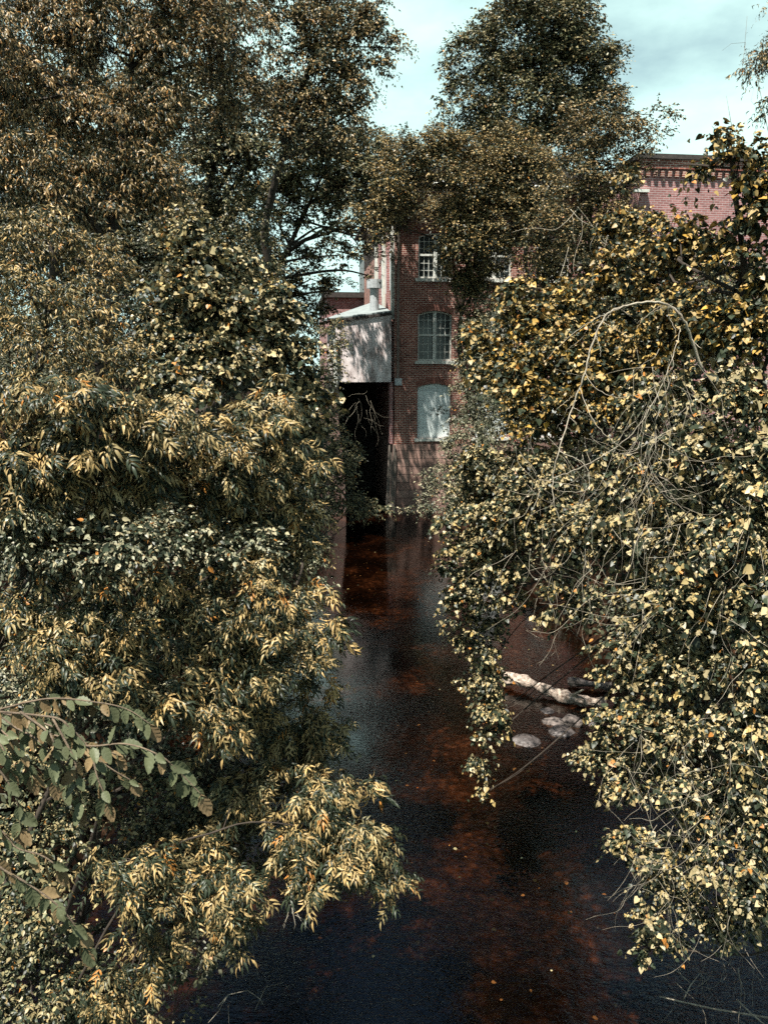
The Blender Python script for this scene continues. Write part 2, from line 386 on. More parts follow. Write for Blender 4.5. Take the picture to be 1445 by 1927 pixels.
# room that bridges the creek, stucco front
brd = thing('creek_annex', 'low pinkish stucco annex built over the creek beside the mill', 'building', (A0[0], BD, 0), rz=BYAW)
ax0 = lx(633); zt0, zt1, zl = zz(606), zz(592), zz(719)
MB().prism([(ax0, zl), (-0.14, zl), (-0.14, zt1), (ax0, zt0)], 0.1, 0.35).build('stucco_wall', M_STUCCO, brd, worldspace=False)
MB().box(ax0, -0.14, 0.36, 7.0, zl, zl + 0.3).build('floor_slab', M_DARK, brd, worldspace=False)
MB().box(ax0, ax0 + 0.25, 0.36, 7.0, zl + 0.31, zt0 - 0.05).build('side_wall', M_STUCCO, brd, worldspace=False)
rb = MB(); rb.prism([(ax0 - 0.15, zt0 - 0.03), (-0.13, zt1 - 0.0), (-0.13, zt1 + 0.1), (ax0 - 0.15, zt0 + 0.09)], 0.03, 0.3)
rb.build('eave', M_TAR, brd, worldspace=False)
rb = MB(); b0 = [(ax0 - 0.3, 0.31, zt0 + 0.06), (-0.13, 0.31, zt1 + 0.09), (-0.13, 6.5, zt1 + 1.0), (ax0 - 0.3, 6.5, zt0 + 0.4)]
rb.v = b0 + [(x, y, z + 0.08) for x, y, z in b0]; rb.f = [(0, 3, 2, 1), (4, 5, 6, 7), (0, 1, 5, 4), (1, 2, 6, 5), (2, 3, 7, 6), (3, 0, 4, 7)]
rb.build('sloping_roof', M_ROOFW, brd, worldspace=False)
vp = MB(); vx = lx(712)
vp.tube([(vx, 1.5, zt1 + 0.2), (vx, 1.5, zz(536))], 0.2, 12); vp.tube([(vx, 1.5, zz(536)), (vx, 1.5, zz(519))], 0.33, 12)
vp.build('roof_vent', M_METAL, brd, worldspace=False)
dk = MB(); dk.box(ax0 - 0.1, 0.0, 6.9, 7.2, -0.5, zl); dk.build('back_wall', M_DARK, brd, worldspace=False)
pr = MB(); pr.box(-0.19, 0.0 - 0.065, 0.12, 0.6, zz(836), zl - 0.003); pr.build('brick_pier', M_BRICK2, brd, worldspace=False)
MB().tube([(ax0 - 0.02, 0.0, zz(728)), (ax0 - 0.02, 0.0, zz(640))], 0.11, 8).build('corner_post', M_WHITE, brd, worldspace=False)

# left abutment wall beside the opening
ab = thing('retaining_wall', 'dark brick retaining wall left of the black creek opening', 'wall', (A0[0] + ax0, BD, 0), rz=BYAW)
q = MB(); q.prism([(-4.5, -0.5), (0.35, -0.5), (0.3, 1.5), (0.0, zz(768)), (-4.5, zz(768))], -0.3, 0.1); q.build('brick_face', M_BRICKD, ab, worldspace=False)
MB().box(-4.6, -0.0, -0.36, 0.08, zz(768) + 0.003, zz(758)).build('coping', M_FOUND, ab, worldspace=False)
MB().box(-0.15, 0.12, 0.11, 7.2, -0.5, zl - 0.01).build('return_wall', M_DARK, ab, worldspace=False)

# leaning grey timbers at the opening's right side
for k in range(5):
    tb = thing('timber_plank', ['weathered grey plank leaning furthest left in the creek opening', 'second grey plank from the left leaning in the creek opening', 'middle one of five grey planks leaning against the foundation', 'grey plank fourth from the left beside the stone foundation', 'grey plank nearest the stone foundation corner'][k], 'plank', P(728 + k * 4, 955, BD - 0.3), 'grey planks leaning beside the creek opening')
    a_, b_ = P(727 + k * 3.5, 962, BD - 0.25 + 0.03 * k), P(733 + k * 3, 838 + 14 * (k % 3), BD - 0.12)
    m_ = MB(); m_.tube([a_, b_], 0.04, 4); m_.build('board', M_TIMBER, tb)

# far buildings
def block(name, label, u0, u1, v0, D, depth, mat, rz, v1=None):
    t_ = thing(name, label, 'building', (*P(u0, v0, D)[:2], 0), rz=rz)
    wdt = (u1 - u0) * S(u0, v0, D); ht = float(P(u0, v0, D)[2])
    MB().box(0, wdt, 0, depth, 0.5, ht).build('brick_wall', mat, t_, worldspace=False)
    return t_, wdt, ht
t_, wd, ht = block('brick_warehouse', 'distant pink brick warehouse seen above the annex roof', 615, 700, 560, 47, 10, M_BRICK2, R(7))
MB().box(-0.2, wd + 0.2, -0.2, 10.2, ht + 0.003, ht + 0.3).build('parapet', M_TAR, t_, worldspace=False)
t_, wd, ht = block('stair_tower', 'pale grey tower behind the mill side wall', 690, 722, 470, 52, 5, M_ROOFW, R(7))
MB().prism([(-0.1, ht + 0.003), (wd + 0.1, ht + 0.003), (wd / 2, ht + 0.8)], -0.1, 5.1).build('roof', M_ROOFW, t_, worldspace=False)

# right wing with corbelled cornice
RD = 29.0
C0 = P(1186, 700, RD)
wing = thing('brick_wing', 'pink brick wing with dark corbelled cornice at upper right', 'building', (C0[0], RD, 0), rz=BYAW)
wz = float(P(1186, 300, RD)[2]); WW = 12.0
MB().box(0, WW, 0, 10, 0.5, wz).build('brick_wall', M_BRICK2, wing, worldspace=False)
cn = MB(); cn.box(-0.2, WW + 0.3, -0.2, 10.3, wz + 0.003, wz + 0.16); cn.build('cornice', M_TAR, wing, worldspace=False)
cn = MB(); cn.box(-0.12, WW, -0.12, -0.003, wz - 0.3, wz - 0.003)
for k in range(46): cn.box(-0.1 + k * 0.26, 0.03 + k * 0.26, -0.1, -0.003, wz - 0.55, wz - 0.353)
cn.build('corbel_course', M_BRICK, wing, worldspace=False)
fx = (1272 - 1186) * S(1272, 400, RD)
MB().prism([(fx, wz - 4.6), (fx + 1.7, wz - 4.6)] + arch(fx, fx + 1.7, wz - 1.15, 0.3)[::-1], -0.02, 0.05).build('bricked_up_window', M_BRICK2, wing, worldspace=False)
fx += 3.6
MB().prism([(fx, wz - 4.6), (fx + 1.7, wz - 4.6)] + arch(fx, fx + 1.7, wz - 1.15, 0.3)[::-1], -0.02, 0.05).build('bricked_up_window', M_BRICK2, wing, worldspace=False)
MB().box(-0.3, 0.25, -0.2, -0.003, wz - 1.1, wz - 1.0).build('ledge', M_WHITE, wing, worldspace=False)

# ------------------------------------------------------------------ leaves
def nrm(a): return a / np.maximum(np.linalg.norm(a, axis=-1, keepdims=True), 1e-9)
# templates: x = side, y = along the leaf, z = up; unit length. (verts, faces)
T_FAR = (np.array([[0, 0, 0], [-.27, .42, .07], [0, 1, -.12], [.27, .42, .07]]), [(0, 3, 2, 1)])
T_FAR2 = (np.array([[0, 0, 0], [-.27, .4, .09], [0, 1, -.15], [.27, .4, .09], [0, .45, 0.0]]), [(0, 4, 2, 1), (0, 3, 2, 4)])
T_LANCE = (np.array([[0, 0, 0], [-.115, .3, .05], [0, .33, .01], [.115, .3, .05], [-.095, .62, -.06], [0, .66, -.12], [.095, .62, -.06], [0, 1, -.42]]),
           [(0, 2, 1), (0, 3, 2), (1, 2, 5, 4), (2, 3, 6, 5), (4, 5, 7), (5, 6, 7)])
T_HEART = (np.array([[0, 0.06, 0], [-.26, -.04, .05], [-.46, .22, .08], [-.30, .62, .02], [0, 1.0, -.14], [.30, .62, .02], [.46, .22, .08], [.26, -.04, .05], [0, .5, -.02]]),
           [(0, 8, 2, 1), (2, 8, 4, 3), (0, 7, 6, 8), (8, 6, 5, 4)])
T_OVATE = (np.array([[0, 0, 0], [-.22, .2, .05], [-.27, .5, .04], [0, 1, -.16], [.27, .5, .04], [.22, .2, .05], [0, .45, -.01]]),
           [(0, 6, 2, 1), (2, 6, 3), (0, 5, 4, 6), (4, 3, 6)])
def elm_template():
    n = 11; vs = []; fs = []
    for i in range(n):
        y = i / (n - 1); wdt = 0.30 * math.sin(math.pi * min(1, y ** 0.8)) ** 0.75 * (1.05 - 0.25 * y) if 0 < i < n - 1 else 0.0
        zc = -0.16 * y * y
        z2 = 0.022 if i % 2 else -0.022
        for k, sx in enumerate((-1, -0.5, 0, 0.5, 1)):
            ser = (1.0 if i % 2 else 0.86) if abs(sx) == 1 else 1.0
            vs.append((sx * wdt * ser, y - 0.10 * (1 - abs(sx)) + (0.05 if abs(sx) == 1 else 0), zc + abs(sx) * 0.06 + (z2 if sx else 0)))
    for i in range(n - 1):
        for k in range(4):
            a = i * 5 + k; fs.append((a, a + 1, a + 6, a + 5))
    return (np.array(vs), fs)
T_ELM = elm_template()
T_ELM[0][:5, 1] = 0; T_ELM[0][-5:, 1] = 1

def leaves_mesh(name, tpl, pos, tip, up, size, col, wid=None):
    tv, tf = tpl; N = len(pos); k = len(tv)
    tip = nrm(tip); side = nrm(np.cross(tip, up)); n = np.cross(side, tip)
    wv = np.ones(N) if wid is None else wid
    V = (pos[:, None, :] + size[:, None, None] * (tv[None, :, 0:1] * wv[:, None, None] * side[:, None, :] + tv[None, :, 1:2] * tip[:, None, :] + tv[None, :, 2:3] * n[:, None, :]))
    fl = np.concatenate([np.array(f) for f in tf]); lt = np.array([len(f) for f in tf])
    F = (np.arange(N)[:, None] * k + fl[None, :]).ravel()
    C = np.concatenate([np.repeat(col, k, axis=0), np.ones((N * k, 1))], 1)
    return mesh_np(name, V.reshape(-1, 3), F, np.tile(lt, N), C)

PAL = {
 'orange': [(0.31, 0.195, 0.075), (0.25, 0.175, 0.075), (0.17, 0.135, 0.062), (0.35, 0.20, 0.065)],
 'tan':    [(0.32, 0.22, 0.085), (0.27, 0.19, 0.072), (0.35, 0.225, 0.075), (0.15, 0.13, 0.058)],
 'dark':   [(0.05, 0.052, 0.028), (0.07, 0.068, 0.035), (0.035, 0.042, 0.02), (0.09, 0.085, 0.045)],  # leaf tone lowered to paint in the shade inside the thickets
 'olive':  [(0.18, 0.155, 0.07), (0.23, 0.185, 0.08), (0.13, 0.13, 0.06), (0.27, 0.20, 0.085)],
 'grey':   [(0.20, 0.195, 0.11), (0.25, 0.23, 0.13), (0.15, 0.15, 0.085), (0.28, 0.23, 0.12)],
 'ochre':  [(0.34, 0.195, 0.032), (0.30, 0.19, 0.05), (0.24, 0.18, 0.07), (0.31, 0.22, 0.09)],
 'pale':   [(0.33, 0.265, 0.13), (0.29, 0.225, 0.105), (0.22, 0.18, 0.08), (0.31, 0.215, 0.07)],
 'brown':  [(0.23, 0.155, 0.06), (0.26, 0.17, 0.062), (0.15, 0.125, 0.058), (0.28, 0.19, 0.075)],
}
def palette(pal, clump, n, r):
    base = np.array(PAL[pal]); a = r.integers(0, len(base), n)
    cidx = (clump * 7919) % len(base)
    c_ = 0.55 * base[a] + 0.45 * base[cidx]
    c_ = c_ * r.uniform(0.7, 1.25, (n, 1))
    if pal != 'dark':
        dk_ = r.random(n) < 0.5; c_[dk_] = np.array([0.022, 0.028, 0.014]) * r.uniform(0.5, 1.6, (dk_.sum(), 1))  # random leaves near black: shade of the gaps put into their colour
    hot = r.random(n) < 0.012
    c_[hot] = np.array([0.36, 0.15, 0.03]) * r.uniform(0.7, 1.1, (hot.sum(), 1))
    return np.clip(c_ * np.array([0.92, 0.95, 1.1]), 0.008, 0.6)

TOTAL = [0]
DM, PM, SM, RM = 3.2, 2.5, 0.56, 0.95
def foliage(r, blobs, kind, size, rc, per, dens, pal, droop, shell=0.55):
    """blobs: (u,v,D,ru,rv[,k]); returns leaf arrays plus the clump centres for the branches.
    rc = clump radius in metres, per = leaves a clump, dens = clumps per (R/rc)^2"""
    ctr = []; outd = []; bid = []
    for bi, b in enumerate(blobs):
        u, v, D, ru, rv = b[:5]; k = b[5] if len(b) > 5 else 1.0
        c0 = P(u, v, D); s = S(u, v, D); rx, rz_ = ru * s, rv * s; ry = 0.8 * min(rx, rz_) + 0.15 * max(rx, rz_)
        n = max(2, int(dens * k * rx * rz_ / rc ** 2))
        d = nrm(r.normal(size=(n * 3, 3))); keep = r.random(n * 3) < np.clip(0.45 - 0.45 * d[:, 1] + 0.25 * d[:, 2], 0.12, 1); d = d[keep][:n]
        rr = shell + (1 - shell) * r.random(len(d)) ** 0.6
        wob = 1 + 0.22 * np.sin(d[:, 0] * 5 + bi) * np.cos(d[:, 2] * 6 + 2 * bi)
        ctr.append(c0 + d * np.array([rx, ry, rz_]) * (rr * wob)[:, None]); outd.append(d); bid.append(np.full(len(d), bi))
    ctr = np.concatenate(ctr); outd = np.concatenate(outd); bid = np.concatenate(bid); nc = len(ctr)
    # sprays: several shoots from each clump centre
    nsp = max(3, int(round(per / 7))); nl = max(1, per // nsp)
    cs = np.repeat(np.arange(nc), nsp)
    sdir = nrm(r.normal(size=(len(cs), 3)) * 0.85 + outd[cs] * 0.55 + np.array([0, 0, 0.35]))
    sdir = nrm(sdir * np.array([1, 1, 0.6])); slen = rc * r.uniform(0.35, 1.3, len(cs))
    ls = np.repeat(np.arange(len(cs)), nl); t = r.uniform(0.15, 1.0, len(ls)) ** 0.75
    dn = np.array([0, 0, -1.0])
    sd = sdir[ls]; sl = slen[ls][:, None]
    pos = ctr[cs[ls]] + sd * sl * t[:, None] + dn * (droop * 0.6 * sl * (t ** 2)[:, None])
    azim = r.uniform(0, 2 * math.pi, len(ls)); lat = np.stack([np.cos(azim), np.sin(azim), 0 * azim], 1)
    tdir = nrm(sd * 0.55 + lat * 0.75 + dn * (droop * r.uniform(0.4, 1.3, len(ls)))[:, None])
    upv = np.array([-0.1, -0.12, 0.9]) + r.normal(size=(len(ls), 3)) * 0.75
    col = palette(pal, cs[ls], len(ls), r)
    if kind == 'ash':      # compound leaves: leaflets fanned along a drooping stalk
        m = 5; N = len(pos); rep = np.repeat(np.arange(N), m); j = np.tile(np.arange(m), N)
        side = nrm(np.cross(tdir, upv)); sg = np.where(j == 4, 0, np.where(j % 2 == 0, 1, -1)); al = np.array([0.35, 0.35, 0.75, 0.75, 1.0])[j]
        L_ = size * 1.25
        p2 = pos[rep] + tdir[rep] * (al * L_)[:, None] + dn * (0.25 * L_ * al ** 2)[:, None]
        t2 = nrm(tdir[rep] * 0.75 + side[rep] * (sg * 0.85)[:, None] + dn * 0.35 + r.normal(size=(len(rep), 3)) * 0.12)
        u2 = upv[rep] + r.normal(size=(len(rep), 3)) * 0.2
        sz = size * r.uniform(0.7, 1.15, len(rep)) * (r.uniform(.7, 1.2, len(ctr))[cs[ls]])[rep]; return T_LANCE, p2, t2, u2, sz, col[rep], ctr, bid
    tpl = {'far': T_FAR, 'far2': T_FAR2, 'heart': T_HEART, 'ovate': T_OVATE, 'lance': T_LANCE}[kind]
    sz = size * r.uniform(0.55, 1.25, len(pos))
    sz = sz * r.uniform(.65, 1.25, len(ctr))[cs[ls]]
    if kind == 'heart': sz = np.where(r.random(len(pos)) < 0.03, sz * 1.6, sz)
    return tpl, pos, tdir, upv, sz, col, ctr, bid

def make_plant(name, label, cat, base, blobs, kind='far2', size=0.08, rc=0.4, per=60, dens=3.0, pal='tan', droop=0.5,
               trunk=None, tr=0.12, bark=None, seed=1, group=None, limb=0.35, shell=0.3, crown='crown'):
    """base = (x, y); trunk = list of (u,v,D) the stem passes through"""
    dens *= DM; per = int(per * PM); size *= SM; limb *= 0.35; tr *= 0.6; rc *= RM
    r = np.random.default_rng(seed); random.seed(seed)
    bz = float(gh(base[0], base[1])) - 0.15
    root = thing(name, label, cat, (base[0], base[1], bz), group)
    tpl, pos, td, up, sz, col, ctr, bid = foliage(r, blobs, kind, size, rc, per, dens, pal, droop, shell)
    TOTAL[0] += len(pos)
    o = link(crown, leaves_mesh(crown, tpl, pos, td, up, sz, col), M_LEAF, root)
    cents = [P(*b[:3]) for b in blobs]
    cc = np.mean(cents, axis=0)
    if trunk: path = [np.array([base[0], base[1], bz])] + [P(*q) for q in trunk]
    else:
        tp = cents[int(np.argmax([q[2] for q in cents]))]
        path = [np.array([base[0], base[1], bz]), np.array([base[0], base[1], bz]) * 0.5 + cc * 0.5 + r.normal(size=3) * 0.15, cc * 0.6 + tp * 0.4, tp]
    sp = spline(path, 8)
    tm = MB(); tm.tube(sp, [tr * (1 - 0.82 * i / len(sp)) for i in range(len(sp))], 9, 0.08)
    tm.build('trunk', bark or M_BARK, root, smooth=True)
    bm_ = MB(); spa = np.array(sp)
    for bi, q in enumerate(cents):
        dd = np.linalg.norm(spa - q, axis=1) + (np.maximum(0, q[2] - spa[:, 2]) * 3.0 if crown == 'leaves' else np.maximum(0, spa[:, 2] - q[2]) * 2.0)
        j = int(np.argmin(dd)); j = max(1, j - 2); st = spa[j]
        mid = (st + q) / 2 + np.array([0, 0, (-0.08 if crown == 'leaves' else 0.07) * np.linalg.norm(q - st)]) + r.normal(size=3) * 0.13 * np.linalg.norm(q - st)
        lp = spline([st, mid, q], 5); r0 = max(tr * 0.16, tr * (1 - 0.82 * j / len(sp)) * 0.6)
        bm_.tube(lp, [r0 * (1 - 0.65 * i / len(lp)) for i in range(len(lp))], 6, 0.06)
        cl = ctr[bid == bi]
        for c_ in cl[r.random(len(cl)) < limb]:
            a_ = q if r.random() < 0.6 else lp[len(lp) // 2]
            m_ = (a_ + c_) / 2 + r.normal(size=3) * 0.12 * np.linalg.norm(c_ - a_)
            bm_.tube(spline([a_, m_, c_], 3), [r0 * 0.3 * (1 - 0.75 * i / 6) + 0.002 for i in range(7)], 4, 0, False)
    bm_.build('branches', bark or M_BARK, root)
    return root


# ------------------------------------------------------------------ trees and shrubs, far to near
T = make_plant
# tall open tree behind the mill front, pale stems
T('poplar_tree', 'tall open crowned tree with pale stems rising above the brick mill roof', 'tree', (10.5, 29), [
  (1000, 70, 28.5, 110, 85), (910, 110, 28.5, 75, 60), (1090, 130, 28.5, 75, 80), (1000, 190, 28.5, 120, 80), (1060, 30, 28.5, 60, 50),
  (890, 190, 28.5, 60, 45, .6), (1120, 210, 28.5, 50, 55), (950, 250, 28.5, 95, 50, .6), (1050, 270, 28.5, 95, 60), (960, 20, 28.5, 50, 40), (865, 75, 28.5, 30, 25, .6), (900, 255, 28.5, 70, 50, 1), (980, 310, 28.5, 100, 50, .8), (1050, 120, 28.5, 90, 90, .8)],
  'far2', 0.19, 0.55, 80, 2.9, 'olive', .5, trunk=[(1010, 560, 29.5), (1000, 400, 29), (994, 300, 28), (997, 190, 27.7), (985, 120, 28), (1000, 40, 28.5)], tr=0.14, bark=M_PALEBARK, seed=11, limb=.5)
T('maple_tree', 'broad tree with small olive leaves in front of the mill wall', 'tree', (4.4, 25), [
  (900, 330, 25, 90, 70), (830, 300, 25, 70, 55), (760, 290, 25, 60, 45, .7), (960, 300, 25, 60, 60), (940, 420, 25, 75, 70), (880, 440, 25, 55, 60), (860, 400, 28, 55, 45, .8), (745, 340, 25, 45, 50), (735, 400, 25, 35, 32, .8), (700, 410, 25, 45, 25, .6), (860, 480, 26, 45, 40, .8),
  (790, 360, 32.2, 60, 40, .3), (700, 300, 32.4, 50, 50, .8), (720, 375, 32.5, 55, 45, .8), (762, 415, 32.8, 34, 16, .35), (1010, 440, 26, 60, 80), (905, 520, 26, 50, 50), (885, 580, 26, 26, 45, .9), (890, 640, 26, 24, 50, .9), (875, 540, 26, 30, 30, .7), (1000, 350, 25, 60, 60)],
  'far2', 0.13, 0.45, 85, 4.4, 'tan', .55, tr=0.2, seed=12, trunk=[(870, 700, 27), (880, 500, 27), (890, 330, 27)])
T('locust_tree', 'brownish tree with long feathery side sprays below the tall open tree', 'tree', (7.6, 21), [
  (1100, 260, 19, 60, 70), (1170, 250, 19, 50, 40), (1225, 215, 19, 38, 16, .8), (1235, 262, 19, 35, 14, .8), (1150, 190, 19, 28, 26, .7), (1090, 340, 19, 80, 70), (1150, 330, 19, 45, 60),
  (1060, 430, 19, 70, 70), (1130, 430, 19, 60, 70), (1200, 300, 19, 30, 20)],
  'far2', 0.11, 0.36, 60, 2.8, 'brown', .5, tr=0.16, seed=13, trunk=[(1130, 600, 20), (1110, 420, 19), (1120, 260, 19)])
# left back trees
T('sycamore_tree', 'dark open tree with heavy limbs reaching over the annex roof', 'tree', (-7.5, 30), [
  (722, 425, 33, 42, 34, .9), (640, 545, 30.5, 34, 24, .6), (800, 385, 33.2, 60, 22, .35), (690, 480, 33, 40, 20, .4),
  (600, 330, 28, 90, 80, 1.3), (660, 340, 27.5, 60, 50, 1.0), (600, 440, 28, 60, 35, .35), (520, 400, 28, 70, 80), (650, 380, 32, 70, 50, .8), (560, 250, 27, 80, 80), (660, 260, 28, 60, 60, .8), (550, 480, 29, 50, 40, .4), (640, 480, 31, 60, 26, .3),
  (540, 570, 29, 50, 50), (590, 590, 30, 45, 36, .9), (585, 525, 30, 55, 30, .5), (650, 440, 30, 50, 40, .4), (690, 460, 31.5, 50, 35, .3), (700, 520, 32, 40, 25, .22), (500, 500, 27, 45, 80)],
  'far2', 0.2, 0.45, 48, 2.5, 'olive', .55, tr=0.3, seed=14, trunk=[(440, 700, 29), (500, 560, 28), (560, 430, 28), (620, 300, 28)], limb=.7)
T('willow_tree', 'tall grey leaved tree whose top sprays hang against the sky', 'tree', (-8, 17), [
  (560, 60, 15, 90, 80), (640, 80, 15, 80, 60), (690, 60, 15, 55, 45, .8), (740, 90, 15, 36, 22, .8), (600, 160, 15, 90, 70), (680, 150, 15, 55, 50, .9), (520, 200, 15, 60, 80), (620, 240, 15, 70, 60),
  (540, -20, 15, 120, 50), (640, 0, 15, 60, 40, .9), (700, 15, 15, 28, 20), (700, 190, 15, 25, 20, .7)],
  'far2', 0.10, 0.32, 60, 3.0, 'brown', .9, tr=0.2, seed=15, trunk=[(470, 700, 16), (500, 420, 15.5), (560, 200, 15), (600, 60, 15)])
T('ash_tree', 'tall tree with orange tinged hanging leaves in the top left corner', 'tree', (-7, 11), [
  (80, 60, 10.5, 110, 90), (220, 80, 10.5, 110, 90), (340, 70, 10.5, 90, 90), (60, 190, 10, 100, 80), (180, 220, 10.2, 100, 80), (300, 210, 10.5, 90, 80),
  (60, 330, 9.5, 100, 80), (180, 360, 10, 90, 80), (280, 330, 10.3, 80, 80), (440, 50, 11, 80, 80), (450, 160, 11, 60, 70), (200, -40, 10.5, 250, 60), (10, 110, 9.5, 40, 90)],
  'lance', 0.115, 0.26, 60, 3.4, 'orange', .95, tr=0.2, seed=16, trunk=[(150, 800, 10), (200, 500, 10), (240, 250, 10.3), (250, 60, 10.5)])
T('elder_tree', 'shaded olive tree column between the orange leaved tree and the open dark tree', 'tree', (-5.5, 15), [
  (400, 200, 13.5, 70, 110), (430, 320, 13.5, 70, 100), (470, 260, 13.5, 50, 80), (350, 420, 13.5, 80, 80), (440, 440, 13.5, 70, 80), (470, 560, 13.5, 60, 80), (400, 60, 13.5, 70, 90)],
  'far2', 0.10, 0.32, 60, 3.0, 'olive', .8, tr=0.2, seed=17)
T('box_elder_tree', 'mid height tree with shadowed hollows at the left edge', 'tree', (-5.2, 8.5), [
  (60, 450, 8, 110, 70), (180, 480, 8.2, 90, 60), (60, 560, 7.6, 110, 70), (190, 580, 8, 90, 70), (60, 660, 7.2, 120, 60), (200, 680, 7.6, 90, 60)],
  'lance', 0.10, 0.24, 55, 2.6, 'tan', .75, tr=0.12, seed=18)
T('vine_mound', 'cone shaped mound of pale heart leaved vine over a left bank tree', 'vine', (-4.6, 9.5), [
  (350, 440, 8.4, 60, 45), (380, 500, 8.3, 90, 60), (430, 560, 8.2, 100, 60), (350, 590, 8.0, 100, 70), (470, 630, 8.2, 90, 60), (540, 690, 8.4, 75, 60), (400, 680, 7.8, 110, 60), (560, 780, 8.6, 55, 60), (320, 720, 7.4, 90, 50)],
  'heart', 0.088, 0.24, 55, 3.0, 'pale', .8, tr=0.1, seed=19, crown='leaves')
T('waterside_shrub', 'dull shrub hanging over the left water edge before the opening', 'shrub', (-3.2, 17), [
  (600, 720, 17, 50, 50), (590, 810, 17, 60, 60), (620, 880, 16, 50, 60), (650, 850, 17, 32, 40, .7), (660, 950, 16, 55, 30), (690, 960, 16.5, 35, 18, .7), (580, 920, 15, 60, 60), (560, 850, 15, 60, 60), (620, 640, 19, 35, 40, .6)],
  'far2', 0.10, 0.3, 60, 3.0, 'olive', .6, tr=0.07, seed=20)
T('waterside_shrub', 'grey green shrub at the foot of the mill foundation', 'shrub', (3.6, 25), [
  (850, 900, 24, 50, 45), (830, 950, 23, 60, 28), (880, 840, 24, 50, 60), (900, 760, 25, 45, 80), (885, 670, 26, 26, 60, 1.0), (895, 730, 25.5, 26, 50, 1), (930, 640, 25, 50, 90), (850, 780, 27, 28, 14, .6), (910, 900, 22, 50, 60), (960, 760, 23, 60, 100)],
  'far2', 0.12, 0.4, 60, 2.8, 'grey', .5, tr=0.09, seed=21)
# right side mounds of vine
T('vine_mound', 'sunlit mound of ochre vine leaves before the mill, right of the windows', 'vine', (5.8, 10.5), [
  (1020, 560, 9.5, 90, 45), (1090, 590, 9.2, 80, 60), (970, 620, 9.8, 80, 60), (1050, 670, 9, 110, 70), (960, 700, 9.6, 60, 60), (1130, 740, 8.6, 90, 80), (1020, 770, 8.8, 80, 70), (1190, 650, 9, 60, 80)],
  'heart', 0.095, 0.24, 50, 2.9, 'ochre', .75, tr=0.08, seed=22, crown='leaves')
T('vine_curtain', 'ragged vine curtain hanging over the water above the pale log', 'vine', (5.8, 9.8), [
  (930, 880, 9.2, 70, 50), (880, 920, 9.4, 50, 40), (960, 960, 8.8, 80, 70), (890, 1010, 9, 60, 60), (870, 1100, 9, 40, 60), (930, 1080, 8.8, 60, 60), (900, 1200, 9, 40, 55, .8), (950, 1150, 9.2, 40, 45, .4), (905, 1280, 9, 36, 45, 1.1),
  (930, 1350, 8.8, 28, 45, .9), (915, 1420, 8.6, 16, 45, .8), (918, 1490, 8.5, 11, 16, 1.2), (850, 1160, 9, 20, 14, .8), (1010, 900, 8.6, 80, 60), (1050, 1000, 8.3, 80, 80, .8), (1060, 1120, 8.3, 70, 60, .45)],
  'heart', 0.075, 0.19, 44, 2.7, 'pale', .85, tr=0.04, seed=23, trunk=[(1150, 1060, 9.3), (1090, 900, 8.8)], crown='leaves')
T('vine_draped_tree', 'tree draped in vine before the brick wing at the right edge', 'tree', (6.2, 9.5), [
  (1262, 420, 8.6, 36, 26, .8), (1290, 480, 8.4, 90, 50), (1200, 520, 9, 80, 60), (1180, 450, 10, 60, 60), (1390, 300, 7, 30, 40), (1430, 330, 7, 40, 60), (1400, 390, 7, 40, 60), (1400, 500, 7.2, 70, 70), (1300, 600, 7.8, 90, 70),
  (1400, 640, 7, 80, 80), (1230, 640, 8.2, 70, 60), (1250, 322, 8, 70, 9, 1.2), (1360, 255, 7, 20, 14)],
  'heart', 0.095, 0.24, 50, 2.6, 'ochre', .7, tr=0.1, seed=24, trunk=[(1480, 900, 8), (1420, 650, 7.4), (1390, 420, 7.1), (1370, 260, 7)])
T('vine_mound', 'pale leaved vine bank filling the middle of the right edge', 'vine', (6.2, 6.5), [
  (1250, 760, 7.2, 90, 70), (1380, 760, 6.2, 90, 70), (1200, 880, 7.2, 90, 70), (1330, 880, 6.2, 100, 80), (1430, 900, 5.6, 50, 80), (1160, 990, 7.2, 80, 70), (1270, 1000, 6.4, 90, 80), (1400, 1020, 5.6, 80, 80),
  (1210, 1120, 6.6, 90, 70), (1330, 1130, 5.8, 90, 80), (1430, 1160, 5.4, 50, 80)],
  'heart', 0.085, 0.2, 46, 2.5, 'pale', .8, tr=0.06, seed=25, crown='leaves')
T('vine_curtain', 'lowest curtain of round pale leaves at the bottom right', 'vine', (5.9, 5.0), [
  (1200, 1240, 6.4, 90, 60), (1310, 1250, 5.8, 90, 70), (1420, 1270, 5.3, 60, 80), (1170, 1350, 6.2, 60, 50), (1260, 1370, 5.8, 90, 60), (1380, 1390, 5.3, 80, 80), (1120, 1420, 6.2, 40, 34), (1200, 1460, 6, 60, 50), (1310, 1490, 5.5, 80, 70), (1420, 1520, 5.1, 50, 80),
  (1180, 1580, 5.8, 60, 34), (1270, 1620, 5.5, 70, 60), (1380, 1640, 5.1, 70, 70), (1250, 1720, 5.4, 55, 45), (1340, 1730, 5.2, 60, 50, .7), (1215, 1780, 5.4, 26, 24), (1430, 1720, 5, 30, 80, .8)],
  'heart', 0.062, 0.15, 42, 2.3, 'pale', .8, tr=0.05, seed=26, crown='leaves')
T('overhanging_tree', 'leafy branch end with bare twigs entering at the top right corner', 'tree', (8, 7), [
  (1440, 120, 9, 34, 45), (1450, 200, 9, 25, 40, .8), (1422, 100, 9, 14, 20), (1470, 60, 9, 40, 60)],
  'lance', 0.08, 0.18, 40, 3, 'brown', .8, tr=0.06, seed=27, trunk=[(1560, 500, 8), (1510, 260, 8.6), (1470, 60, 9)])
